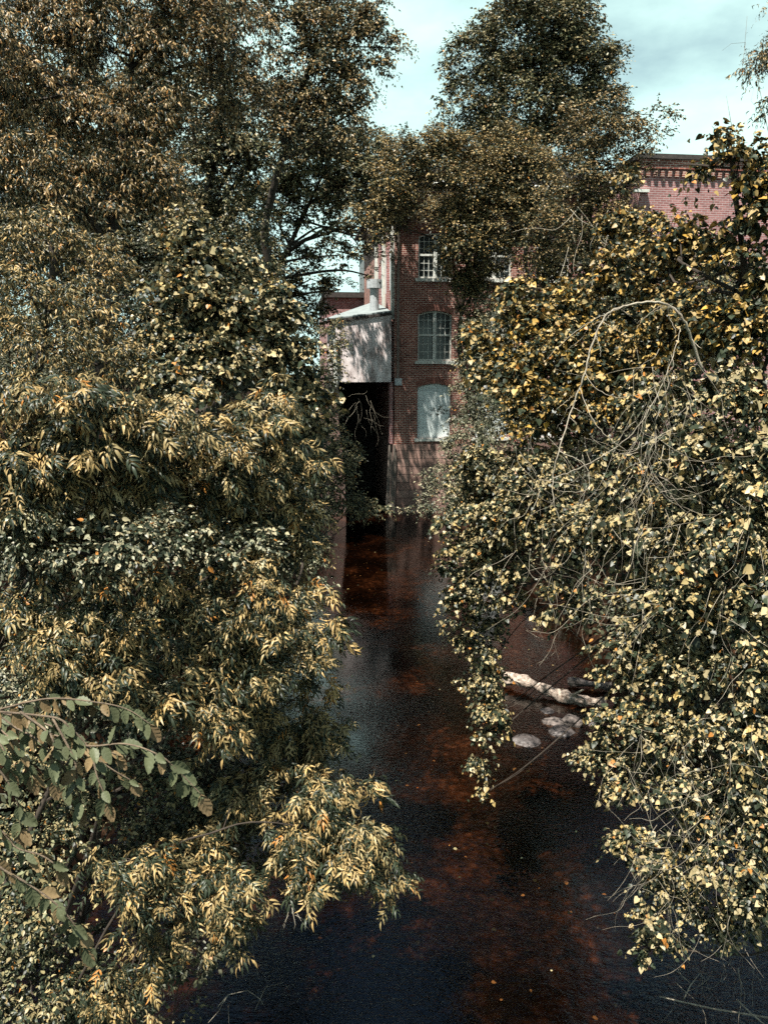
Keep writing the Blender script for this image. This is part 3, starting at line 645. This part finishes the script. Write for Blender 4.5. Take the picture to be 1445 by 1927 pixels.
# left near shrubs with compound leaves
T('box_elder', 'highest golden topped box elder on the left bank at eye level', 'shrub', (-4.4, 5.0), [
  (90, 760, 4.7, 110, 60), (200, 800, 4.8, 100, 60), (60, 850, 4.6, 100, 60), (180, 880, 4.9, 100, 60), (300, 800, 5, 80, 55), (280, 870, 5.2, 80, 60), (20, 1010, 4.8, 80, 50), (170, 1030, 5.2, 90, 40), (20, 940, 4.6, 80, 60), (130, 960, 5, 90, 50)],
  'ash', 0.113, 0.196, 20, 2.4, 'tan', .65, tr=0.05, seed=28)
T('box_elder', 'box elder beside the creek just below the cone shaped vine', 'shrub', (-3.9, 6.0), [
  (340, 790, 5.3, 55, 45), (420, 840, 5.3, 80, 50), (500, 800, 5.6, 70, 50), (530, 870, 5.6, 60, 50), (350, 890, 5.4, 90, 50), (450, 930, 5.6, 80, 50), (380, 980, 5.7, 90, 40), (500, 1010, 5.8, 80, 40), (560, 960, 5.8, 40, 50), (510, 740, 5.8, 28, 30)],
  'ash', 0.113, 0.196, 20, 2.4, 'tan', .65, tr=0.05, seed=29)
T('dogwood_shrub', 'shadowed small leaved thicket between the upper and lower box elders', 'shrub', (-3.6, 7.5), [
  (80, 1030, 6.2, 130, 60), (280, 1000, 6.5, 130, 60), (450, 1020, 6.8, 110, 50), (60, 1010, 4.4, 90, 45), (200, 1015, 4.4, 90, 45), (330, 1010, 4.7, 80, 40), (460, 1030, 5, 80, 36), (60, 1320, 4.4, 90, 40), (250, 1340, 4.6, 80, 36), (560, 1060, 7, 60, 50), (100, 1160, 6, 130, 60), (300, 1180, 6.2, 120, 60), (500, 1180, 6.6, 90, 60), (80, 1300, 5.6, 120, 60), (300, 1330, 6, 120, 60), (490, 1340, 6.4, 110, 50), (560, 1400, 6.4, 80, 40), (400, 1430, 6, 120, 50)],
  'ovate', 0.066, 0.2, 50, 3.2, 'grey', .6, tr=0.06, seed=30)
T('box_elder', 'box elder with drooping sprays at the creek, left of the blue reflection', 'shrub', (-3.0, 5.4), [
  (430, 1110, 5, 80, 50), (510, 1150, 5, 75, 50), (570, 1200, 5.2, 55, 50), (410, 1190, 5, 80, 45), (350, 1110, 5.2, 60, 50), (540, 1350, 5.4, 70, 40), (450, 1300, 5.3, 70, 40), (560, 1450, 5.3, 60, 30, .8), (500, 1240, 5, 80, 45), (590, 1110, 5.4, 36, 28), (570, 1040, 5.6, 50, 24), (590, 1290, 5.3, 32, 40, .8), (600, 1390, 5.4, 34, 30, .7)],
  'ash', 0.110, 0.184, 20, 2.3, 'tan', .65, tr=0.045, seed=31)
T('box_elder', 'box elder on the left bank under the golden topped one', 'shrub', (-3.8, 4.2), [
  (250, 1090, 4.7, 50, 36), (130, 1150, 4.6, 80, 40), (230, 1170, 4.6, 70, 40), (100, 1220, 4.4, 75, 45), (210, 1240, 4.5, 85, 50), (60, 1140, 4.6, 50, 50, .6), (330, 1290, 4.7, 80, 50), (410, 1330, 4.8, 70, 60), (360, 1240, 4.8, 60, 30, .7)],
  'ash', 0.104, 0.172, 20, 2.3, 'tan', .65, tr=0.045, seed=32)
T('box_elder', 'box elder bough reaching furthest out over the dark water', 'shrub', (-3.2, 3.9), [
  (590, 1500, 4.7, 65, 36), (640, 1470, 4.8, 50, 22, .9), (560, 1570, 4.6, 50, 44), (640, 1580, 4.6, 60, 44), (710, 1590, 4.6, 40, 30), (600, 1640, 4.5, 60, 34), (725, 1630, 4.6, 22, 22), (690, 1560, 4.6, 40, 24), (480, 1480, 4.9, 60, 40, .7)],
  'ash', 0.097, 0.161, 20, 2.5, 'tan', .65, tr=0.02, seed=33, trunk=[(200, 1750, 4.2), (420, 1560, 4.5), (620, 1560, 4.6)])
T('box_elder', 'lowest left box elder with dim leaves above the black pool', 'shrub', (-2.9, 3.2), [
  (400, 1660, 4.3, 80, 40), (300, 1690, 4.2, 70, 50, .8), (420, 1740, 4.3, 50, 36), (300, 1780, 4.2, 50, 40, .8), (230, 1850, 4.1, 50, 50, .6), (330, 1600, 4.4, 80, 40, .6), (230, 1620, 4.2, 80, 50, .6)],
  'ash', 0.094, 0.161, 20, 2.1, 'tan', .7, tr=0.03, seed=34)
T('dogwood_shrub', 'dim understorey thicket filling the lower left corner', 'shrub', (-3.0, 4.8), [
  (80, 1450, 4.8, 120, 60), (250, 1480, 5, 100, 60), (400, 1530, 5.2, 90, 60), (100, 1580, 4.6, 120, 70), (260, 1620, 4.8, 90, 60), (70, 1720, 4.4, 110, 70), (60, 1850, 4.2, 110, 70), (190, 1880, 4.3, 80, 60), (440, 1480, 5.4, 90, 50), (350, 1560, 5.3, 100, 60), (470, 1590, 5.2, 60, 60, .8), (340, 1840, 4.4, 60, 50, .5)],
  'ovate', 0.058, 0.17, 44, 3.0, 'olive', .6, tr=0.05, seed=35)

# understorey behind the near plants on both banks, shade put into its leaf colour
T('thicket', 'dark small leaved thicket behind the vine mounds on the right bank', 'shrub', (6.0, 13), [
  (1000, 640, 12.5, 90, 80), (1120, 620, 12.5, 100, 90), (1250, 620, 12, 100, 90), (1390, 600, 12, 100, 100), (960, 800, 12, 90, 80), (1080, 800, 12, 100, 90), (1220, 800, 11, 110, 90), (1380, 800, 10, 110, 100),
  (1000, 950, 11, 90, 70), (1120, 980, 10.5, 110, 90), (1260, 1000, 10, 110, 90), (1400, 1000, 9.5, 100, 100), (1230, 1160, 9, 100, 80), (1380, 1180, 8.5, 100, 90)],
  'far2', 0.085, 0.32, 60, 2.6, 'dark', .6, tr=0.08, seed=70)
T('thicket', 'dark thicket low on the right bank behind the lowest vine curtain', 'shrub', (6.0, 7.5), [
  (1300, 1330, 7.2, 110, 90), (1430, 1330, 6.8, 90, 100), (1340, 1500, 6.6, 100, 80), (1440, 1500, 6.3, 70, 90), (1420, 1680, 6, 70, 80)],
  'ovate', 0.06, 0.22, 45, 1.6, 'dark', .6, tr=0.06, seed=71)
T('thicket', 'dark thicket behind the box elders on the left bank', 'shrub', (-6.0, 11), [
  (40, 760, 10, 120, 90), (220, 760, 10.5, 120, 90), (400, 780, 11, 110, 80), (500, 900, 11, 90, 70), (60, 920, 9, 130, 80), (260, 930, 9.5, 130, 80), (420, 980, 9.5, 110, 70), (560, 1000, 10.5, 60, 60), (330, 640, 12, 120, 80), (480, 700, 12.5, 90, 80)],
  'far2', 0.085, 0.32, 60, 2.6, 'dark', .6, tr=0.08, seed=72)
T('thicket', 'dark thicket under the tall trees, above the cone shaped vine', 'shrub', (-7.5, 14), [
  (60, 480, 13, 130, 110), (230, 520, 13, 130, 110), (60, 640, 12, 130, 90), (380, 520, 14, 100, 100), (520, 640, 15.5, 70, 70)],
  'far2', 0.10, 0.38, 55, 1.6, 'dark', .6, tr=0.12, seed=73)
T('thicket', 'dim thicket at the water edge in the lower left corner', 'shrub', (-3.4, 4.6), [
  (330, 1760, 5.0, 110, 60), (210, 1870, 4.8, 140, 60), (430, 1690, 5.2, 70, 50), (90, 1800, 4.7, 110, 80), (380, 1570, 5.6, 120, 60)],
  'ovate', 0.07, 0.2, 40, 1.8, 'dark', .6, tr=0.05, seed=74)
# far screen of trees on both banks
for i, (u, v, D, ru, rv, lb) in enumerate([(60, 300, 34, 190, 260, 'distant tree behind the top left corner'), (300, 350, 38, 170, 250, 'distant tree behind the shaded olive column'),
    (1290, 560, 24, 130, 110, 'tree against the foot of the brick wing'), (1120, 520, 27, 100, 110, 'tree in the corner between the mill and the wing'), (430, 620, 33, 120, 90, 'low tree behind the left bank shrubs'), (130, 640, 30, 180, 90, 'wide low tree far back on the left bank')]):
    c_ = P(u, v, D)
    T('bank_tree', lb, 'tree', (c_[0], c_[1]), [(u, v, D, ru, rv), (u - ru * .5, v + rv * .4, D, ru * .6, rv * .5), (u + ru * .5, v + rv * .4, D, ru * .6, rv * .5), (u, v + rv * .8, D, ru * .8, rv * .4)],
      'far', 0.24, 0.9, 90, 3.0, 'olive', .5, tr=0.25, seed=40 + i)

# ------------------------------------------------------------------ foreground elm
def elm():
    r = np.random.default_rng(5)
    root = thing('elm_tree', 'nearest tree with big toothed grey green leaves at the lower left', 'tree', (-2.6, 1.6, 1.8))
    tm = MB(); tm.tube(spline([(-2.6, 1.6, 1.7), (-2.5, 1.7, 3.2), (-2.3, 1.8, 4.6)], 6), [0.09 - 0.003 * i for i in range(13)], 9, 0.06); tm.build('trunk', M_BARK, root, smooth=True)
    D1 = 2.35
    br = [([(-120, 1330, D1), (60, 1345, D1), (121, 1358, D1), (158, 1402, D1), (237, 1400, D1 - .05), (300, 1421, D1 - .1), (337, 1452, D1 - .1), (379, 1495, D1 - .1)], .105, 5),
          ([(121, 1358, D1), (168, 1408, D1), (184, 1463, D1 - .04), (204, 1510, D1 - .06)], .09, 1),
          ([(100, 1352, D1), (139, 1426, D1 - .05), (147, 1473, D1 - .05), (152, 1521, D1 - .05)], .09, 1),
          ([(40, 1340, D1), (97, 1385, D1 - .1), (98, 1430, D1 - .1), (103, 1470, D1 - .1)], .09, 1),
          ([(-60, 1340, D1), (10, 1380, D1 - .1), (40, 1420, D1 - .1), (60, 1460, D1 - .1)], .09, 1),
          ([(60, 1345, D1), (80, 1375, D1 + .1), (130, 1390, D1 + .1), (170, 1400, D1 + .1), (220, 1420, D1 + .1)], .085, 1),
          ([(-60, 1360, D1), (0, 1400, D1 - .15), (20, 1450, D1 - .15)], .09, 1),
          ([(-20, 1340, D1 + .3), (90, 1315, D1 + .3), (184, 1322, D1 + .3), (240, 1335, D1 + .3), (284, 1363, D1 + .3)], .10, 2),
          ([(-120, 1520, 2.0), (-30, 1590, 2.0), (0, 1631, 2.0), (53, 1663, 2.0), (105, 1700, 2.0), (142, 1742, 2.0), (163, 1785, 2.0)], .095, 2),
          ([(-100, 1520, 2.0), (0, 1563, 2.02), (32, 1595, 2.02), (79, 1610, 2.02), (112, 1632, 2.02)], .09, 1),
          ([(-60, 1300, D1 + .1), (20, 1362, D1 + .1), (70, 1392, D1), (118, 1440, D1), (125, 1480, D1)], .085, 1),
          ([(-80, 1400, D1 - .2), (-10, 1440, D1 - .2), (30, 1500, D1 - .2), (40, 1560, D1 - .2)], .09, 1),
          ([(0, 1340, D1 + .2), (110, 1372, D1 + .2), (200, 1440, D1 + .2), (250, 1470, D1 + .2)], .085, 1)]
    bm_ = MB(); pos = []; tip = []; up = []; sz = []; col = []
    for pts, ls, side in br:
        ls *= .76
        pts = [P(*q) for q in pts]; sp = spline(pts, 8)
        bm_.tube(sp, [0.0032 * (1 - 0.75 * i / len(sp)) + 0.001 for i in range(len(sp))], 6)
        # leaf every few cm, alternate sides
        acc = 0; k = 0; tot = sum(np.linalg.norm(b - a) for a, b in zip(sp[:-1], sp[1:])); run = 0
        for a, b in zip(sp[:-1], sp[1:]):
            seg = np.linalg.norm(b - a); acc += seg; run += seg
            if acc > ls * 0.25 and a[0] > -1.7:
                acc = 0; k += 1; d = (b - a) / seg
                sd_ = np.cross(d, [0, -1, 0.2]); sd_ /= np.linalg.norm(sd_); sg = 1 if k % 2 else -1
                tp = d * 0.5 + sd_ * sg * 0.6 + np.array([0, -0.15, -0.75 if sg * sd_[2] < 0 else -0.9]) + r.normal(size=3) * 0.3
                pos.append(b); tip.append(tp); up.append(np.array([0.1, -0.75, 0.65]) + r.normal(size=3) * 0.55)
                sz.append(ls * r.uniform(.6, .95) * (0.85 + 0.2 * run / tot)); g = r.uniform(.75, 1.15)
                col.append(np.array((0.085, 0.095, 0.05)) * g if r.random() < .75 else np.array((0.17, 0.12, 0.06)) * g)
        pos.append(sp[-1]); tip.append((sp[-1] - sp[-3]) * 3 + np.array([0, 0, -.1])); up.append(np.array([0, -.8, .5])); sz.append(ls); col.append(np.array((0.17, 0.12, 0.065)))
    bm_.build('branches', M_TWIG, root, smooth=True)
    link('crown', leaves_mesh('crown', T_ELM, np.array(pos), np.array(tip), np.array(up), np.array(sz), np.array(col), r.uniform(.9, 1.2, len(pos))), M_ELM, root)
elm()

# ------------------------------------------------------------------ dead stems and twigs
def stem(name, label, cat, paths, mat, n=6, group=None):
    first = P(*paths[0][0][0]); root = thing(name, label, cat, first, group)
    m_ = MB()
    for pts, r0, r1 in paths:
        sp = spline([P(*q) for q in pts], 6 if name in ('dead_sapling' ,'branch') or n == 4 or len(paths) == 7 else 1)
        if name == 'dead_sapling': sp = [q + np.array([0.004 * math.sin(i * 1.9), 0, 0.004 * math.cos(i * 2.3)]) for i, q in enumerate(sp)]
        m_.tube(sp, [(.42 if n == 4 else .52) * (r0 + (r1 - r0) * i / (len(sp) - 1)) for i in range(len(sp))], n, 0.08)
    m_.build('stem', mat, root, smooth=True); return root
def sub(r, pts, n, lpx, rad, D, down=.6):
    """side twigs along a pixel path"""
    out = []
    for k in range(n):
        i = r.integers(0, len(pts) - 1); f = r.random(); a = np.array(pts[i]) * (1 - f) + np.array(pts[i + 1]) * f
        an = r.uniform(0, 2 * math.pi); l = lpx * r.uniform(.4, 1.2); q = [tuple(a)]
        for j in range(3):
            a = a + np.array([math.cos(an) * l / 3, (math.sin(an) * (1 - down) + down) * l / 3, r.normal() * 0.06]); an += r.normal() * .5; q.append(tuple(a))
        out.append((q, rad, rad * .35))
    return out
r = np.random.default_rng(3)
arch_p = [(1322, 700, 6.5), (1300, 638, 6.45), (1286, 603, 6.4), (1262, 577, 6.4), (1224, 568, 6.35), (1172, 577, 6.3), (1138, 596, 6.3), (1111, 656, 6.25), (1100, 702, 6.2), (1077, 766, 6.2), (1051, 849, 6.1), (1040, 898, 6.1), (1043, 951, 6.05), (1062, 996, 6.05)]
paths = [(arch_p, 0.022, 0.005), ([(1300, 638, 6.45), (1318, 655, 6.3), (1322, 640, 6.2)], .005, .003),
  ([(1172, 577, 6.3), (1120, 600, 6.2), (1075, 630, 6.1), (1030, 672, 6.0)], .006, .002), ([(1100, 702, 6.2), (1120, 730, 6.1), (1160, 748, 6.0), (1200, 742, 5.9)], .005, .002),
  ([(1090, 730, 6.2), (1110, 780, 6.0), (1135, 815, 5.9), (1180, 850, 5.8), (1220, 880, 5.7)], .005, .002),
  ([(1040, 900, 6.1), (1080, 885, 6), (1130, 860, 5.9), (1190, 815, 5.8), (1235, 745, 5.8), (1262, 680, 5.9), (1280, 620, 6.1)], .008, .004),
  ([(1051, 849, 6.1), (1100, 875, 6), (1105, 920, 5.9), (1060, 925, 5.9), (1042, 920, 5.9)], .005, .002)]
paths += sub(r, arch_p[3:12], 16, 70, .004, 6.2)
stem('dead_sapling', 'bare pale sapling bent into a tall arch over the right bank vines', 'branch', paths, M_DEAD)
# hanging tangles of dry vine
def tangle(label, n, u0, u1, v0, v1, D, lpx, rad, seed, hang=0.8):
    r = np.random.default_rng(seed); ps = []
    for k in range(n):
        u, v = r.uniform(u0, u1), r.uniform(v0, v1); an = r.normal() * .5 + (math.pi / 2 if r.random() < hang else r.uniform(0, math.pi)); d = D + r.normal() * .15
        q = [(u, v, d)]; l = lpx * r.uniform(.35, 1.2)
        for j in range(5):
            u += math.cos(an) * l / 5; v += math.sin(an) * l / 5; d += r.normal() * .05; an += r.normal() * .30; q.append((u, v, d))
        ps.append((q, rad * r.uniform(.6, 1.2), rad * .35))
    return stem('dry_vine', label, 'vine', ps, M_DEAD, 4)
tangle('dry vine stems hanging in the dark hollow left of centre right bank', 40, 960, 1110, 820, 1090, 7.7, 190, .0055, 51, .85)
tangle('sheaf of dry twigs spilling from below the bent sapling arch', 60, 1190, 1300, 650, 900, 5.7, 170, .0045, 52, .8)
tangle('fine dry vine threads trailing across the vine bank at the right edge', 60, 1100, 1300, 880, 1180, 5.9, 180, .0042, 53, .6)
tangle('matted dry twigs woven through the lowest curtain at bottom right', 130, 1180, 1430, 1350, 1740, 4.95, 150, .0034, 54, .6)
tangle('thin bare stems rising through the brown tree near the mill', 16, 1060, 1180, 380, 520, 12, 160, .012, 55, 1)
tangle('bare drooping twigs hanging before the black creek opening', 14, 668, 700, 735, 790, 24, 70, .007, 56, .95)
tangle('stray vine threads over the pale leaves at far right', 24, 1330, 1440, 880, 1300, 5.2, 170, .004, 57, .7)
tangle('few dry stems dangling above the pale log', 12, 950, 1080, 1090, 1200, 8.4, 130, .005, 58, .8)
tangle('brushwood of thin dry twigs just above the water in the bottom right corner', 34, 1250, 1430, 1700, 1860, 5.6, 150, .0045, 59, .3)
stem('bare_twig', 'short upright bare twig rising above the brick wing cornice', 'branch', [([(1384, 330, 7), (1378, 250, 7), (1372, 215, 7), (1366, 180, 7)], .008, .002)], M_TWIG, 5)
stem('bare_twig', 'curved bare forked twigs against the sky at the top right edge', 'branch', [([(1445, 250, 8.6), (1425, 150, 8.8), (1400, 90, 8.8), (1405, 30, 8.8)], .006, .002), ([(1402, 80, 8.8), (1375, 82, 8.7), (1358, 95, 8.7)], .003, .0015), ([(1440, 220, 8.6), (1412, 190, 8.6), (1418, 165, 8.7)], .003, .0015), ([(1402, 80, 8.8), (1395, 130, 8.7), (1408, 150, 8.7)], .003, .0015)], M_TWIG, 5)
stem('bare_twig', 'forked pale twig dangling under the bough over the water', 'branch', [([(550, 1660, 4.4), (548, 1700, 4.35), (536, 1740, 4.3), (530, 1762, 4.3)], .004, .0015), ([(548, 1700, 4.35), (556, 1740, 4.3), (552, 1752, 4.3)], .003, .001), ([(549, 1700, 4.35), (568, 1735, 4.3), (588, 1755, 4.3)], .003, .001), ([(556, 1722, 4.3), (580, 1735, 4.3)], .002, .001), ([(543, 1722, 4.3), (528, 1750, 4.3)], .002, .001)], M_DEAD, 5)
stem('bare_twig', 'long thin stem reaching down beside the lowest left leaves', 'branch', [([(468, 1730, 4.3), (476, 1790, 4.3), (488, 1845, 4.3)], .003, .0012)], M_DEAD, 4)
stem('fallen_branch', 'thin forked twig lying at the bottom edge of the pool', 'branch', [([(410, 1895, 6.2), (430, 1872, 6.3), (466, 1864, 6.4), (490, 1880, 6.3), (497, 1893, 6.3)], .008, .004), ([(490, 1880, 6.3), (500, 1858, 6.5), (530, 1850, 6.6)], .005, .003), ([(428, 1875, 6.3), (410, 1905, 6.2), (392, 1925, 6.1)], .006, .003), ([(430, 1890, 6.3), (431, 1927, 6.2)], .005, .003), ([(490, 1880, 6.3), (478, 1905, 6.2)], .005, .003)], M_DEAD, 5)
stem('fallen_branch', 'reddish forked stick across the bottom right corner', 'branch', [([(1240, 1875, 6.7), (1290, 1887, 6.65), (1340, 1898, 6.6), (1445, 1915, 6.5)], .014, .02), ([(1285, 1882, 6.7), (1298, 1855, 6.8), (1316, 1832, 6.9)], .012, .009), ([(1298, 1850, 6.8), (1270, 1825, 6.9), (1255, 1815, 6.9)], .008, .004), ([(1385, 1880, 6.5), (1410, 1905, 6.4), (1440, 1930, 6.3)], .014, .012)], M_DEAD, 6)

# ------------------------------------------------------------------ log, rocks
def WP(u, v, z=0.0):
    """where the ray through (u, v) meets height z"""
    a = P(u, v, 1.0); k = (CAM_H - z) / (CAM_H - a[2]); return np.array([a[0] * k, k, z])
a, b = WP(945, 1276, .14), WP(1135, 1326, .14)
lg = thing('fallen_log', 'long pale sunlit log lying in the shallows below the vine curtain', 'log', a)
m_ = MB(); pts = [a + (b - a) * t + np.array([0, 0, .05 * math.sin(t * 7)]) for t in np.linspace(0, 1, 26)]
m_.tube(pts, [0.10 + .018 * math.sin(i * 1.3) + .02 * math.sin(i * .5) for i in range(26)], 14, .16)
m_.build('stem', mottled('bleached_log', [(0.35, (0.07, 0.045, 0.03)), (0.6, (0.42, 0.34, 0.28))], 16, bd=.05), lg)
m_ = MB(); m_.tube([a + np.array([.1, 0, .05]), a + np.array([-.15, -.1, .22])], [.06, .02], 7, .1); m_.build('branch_stub', M_DEAD, lg)
m_ = MB(); m_.tube([b + (a - b) * .3, b + (a - b) * .22 + np.array([0, -.2, .25])], [.04, .015], 6, .1)
m_.build('branch_stub', M_DEAD, lg)
a, b = WP(1068, 1282, .1), WP(1150, 1292, .1)
lg = thing('fallen_log', 'short dull log stub behind the long pale one', 'log', a)
m_ = MB(); m_.tube([a + (b - a) * t for t in np.linspace(0, 1, 9)], [.07 + .02 * math.sin(i) for i in range(9)], 9, .15); m_.build('stem', M_ROCK, lg)
def rock(label, u, v, rx, rz_, mat, seed):
    r = np.random.default_rng(seed); c_ = WP(u, v, 0.0); s = S(u, v, c_[1])
    o_ = thing('creek_rock', label, 'rock', c_, 'rocks in the shallows')
    bm = bmesh.new(); bmesh.ops.create_icosphere(bm, subdivisions=4, radius=1)
    ph = r.uniform(0, 6, 6); planes = nrm(r.normal(size=(11, 3)))
    for v_ in bm.verts:
        n = np.array(v_.co); k = min(1.0, min((0.78 / max(float(n @ p_), .01)) for p_ in planes))
        k *= 1 + .04 * math.sin(9 * n[0] + ph[0]) * math.sin(8 * n[1] + ph[1]) + .02 * math.sin(21 * n[2] + ph[2])
        q = n * k; v_.co = (c_[0] + q[0] * rx * s, c_[1] + q[1] * rx * s * .9, c_[2] - 0.03 + q[2] * rz_ * s)
    me = bpy.data.meshes.new('stone'); bm.to_mesh(me); bm.free(); link('stone', me, mat, o_)
rock('angular reddish rock, tallest of the pile below the log', 1075, 1360, 26, 19, M_ROCK, 1)
rock('flat pale rock left of the angular reddish one', 1045, 1358, 28, 11, M_ROCK, 2)
rock('small grey rock at the back of the pile, nearest the log', 1030, 1338, 16, 9, M_WETROCK, 3)
rock('low wet rock in front of the pale pile', 1058, 1378, 28, 14, M_WETROCK, 4)
rock('dark rounded rock standing alone left of the pile', 988, 1395, 30, 13, M_WETROCK, 5)
rock('small dark stone under the right end of the log', 1120, 1365, 14, 9, M_WETROCK, 6)

# ------------------------------------------------------------------ litter on bed and water, undergrowth on banks
def scatter(name, label, n, xr0, xr1, y0, y1, size, pal, zoff, seed, tilt=.15, onground=True, maxd=0.2):
    r = np.random.default_rng(seed); x = r.uniform(xr0, xr1, n); y = y0 + (y1 - y0) * r.random(n) ** 1.3
    d = np.maximum(xl(y) - x, x - xr(y)); k = (d < maxd) if not callable(maxd) else maxd(d); x, y = x[k], y[k]; n = len(x)
    z = gh(x, y) + zoff if onground else np.full(n, zoff)
    an = r.uniform(0, 6.28, n)
    td = np.stack([np.cos(an), np.sin(an), r.normal(size=n) * tilt], 1); up = np.array([0, 0, 1.0]) + r.normal(size=(n, 3)) * tilt
    o_ = link(name, leaves_mesh(name, T_OVATE, np.stack([x, y, z], 1), td, up, size * r.uniform(.5, 1.3, n), palette(pal, r.integers(0, 50, n), n, r), r.uniform(.9, 1.6, n)), M_LEAF)
    return setp(o_, label, 'leaf litter', kind='stuff')
scatter('sunken_leaf_litter', 'orange brown leaves lying on the stream bed', 1100, -4, 5, 3, 33, .055, 'brown', .015, 61)
scatter('floating_leaves', 'few pale leaves floating on the creek surface', 110, -4, 5, 5, 33, .05, 'pale', .006, 62, .05, False)
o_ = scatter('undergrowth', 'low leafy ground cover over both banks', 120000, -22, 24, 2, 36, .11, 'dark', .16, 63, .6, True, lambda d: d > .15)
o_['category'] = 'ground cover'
print('LEAVES', TOTAL[0])
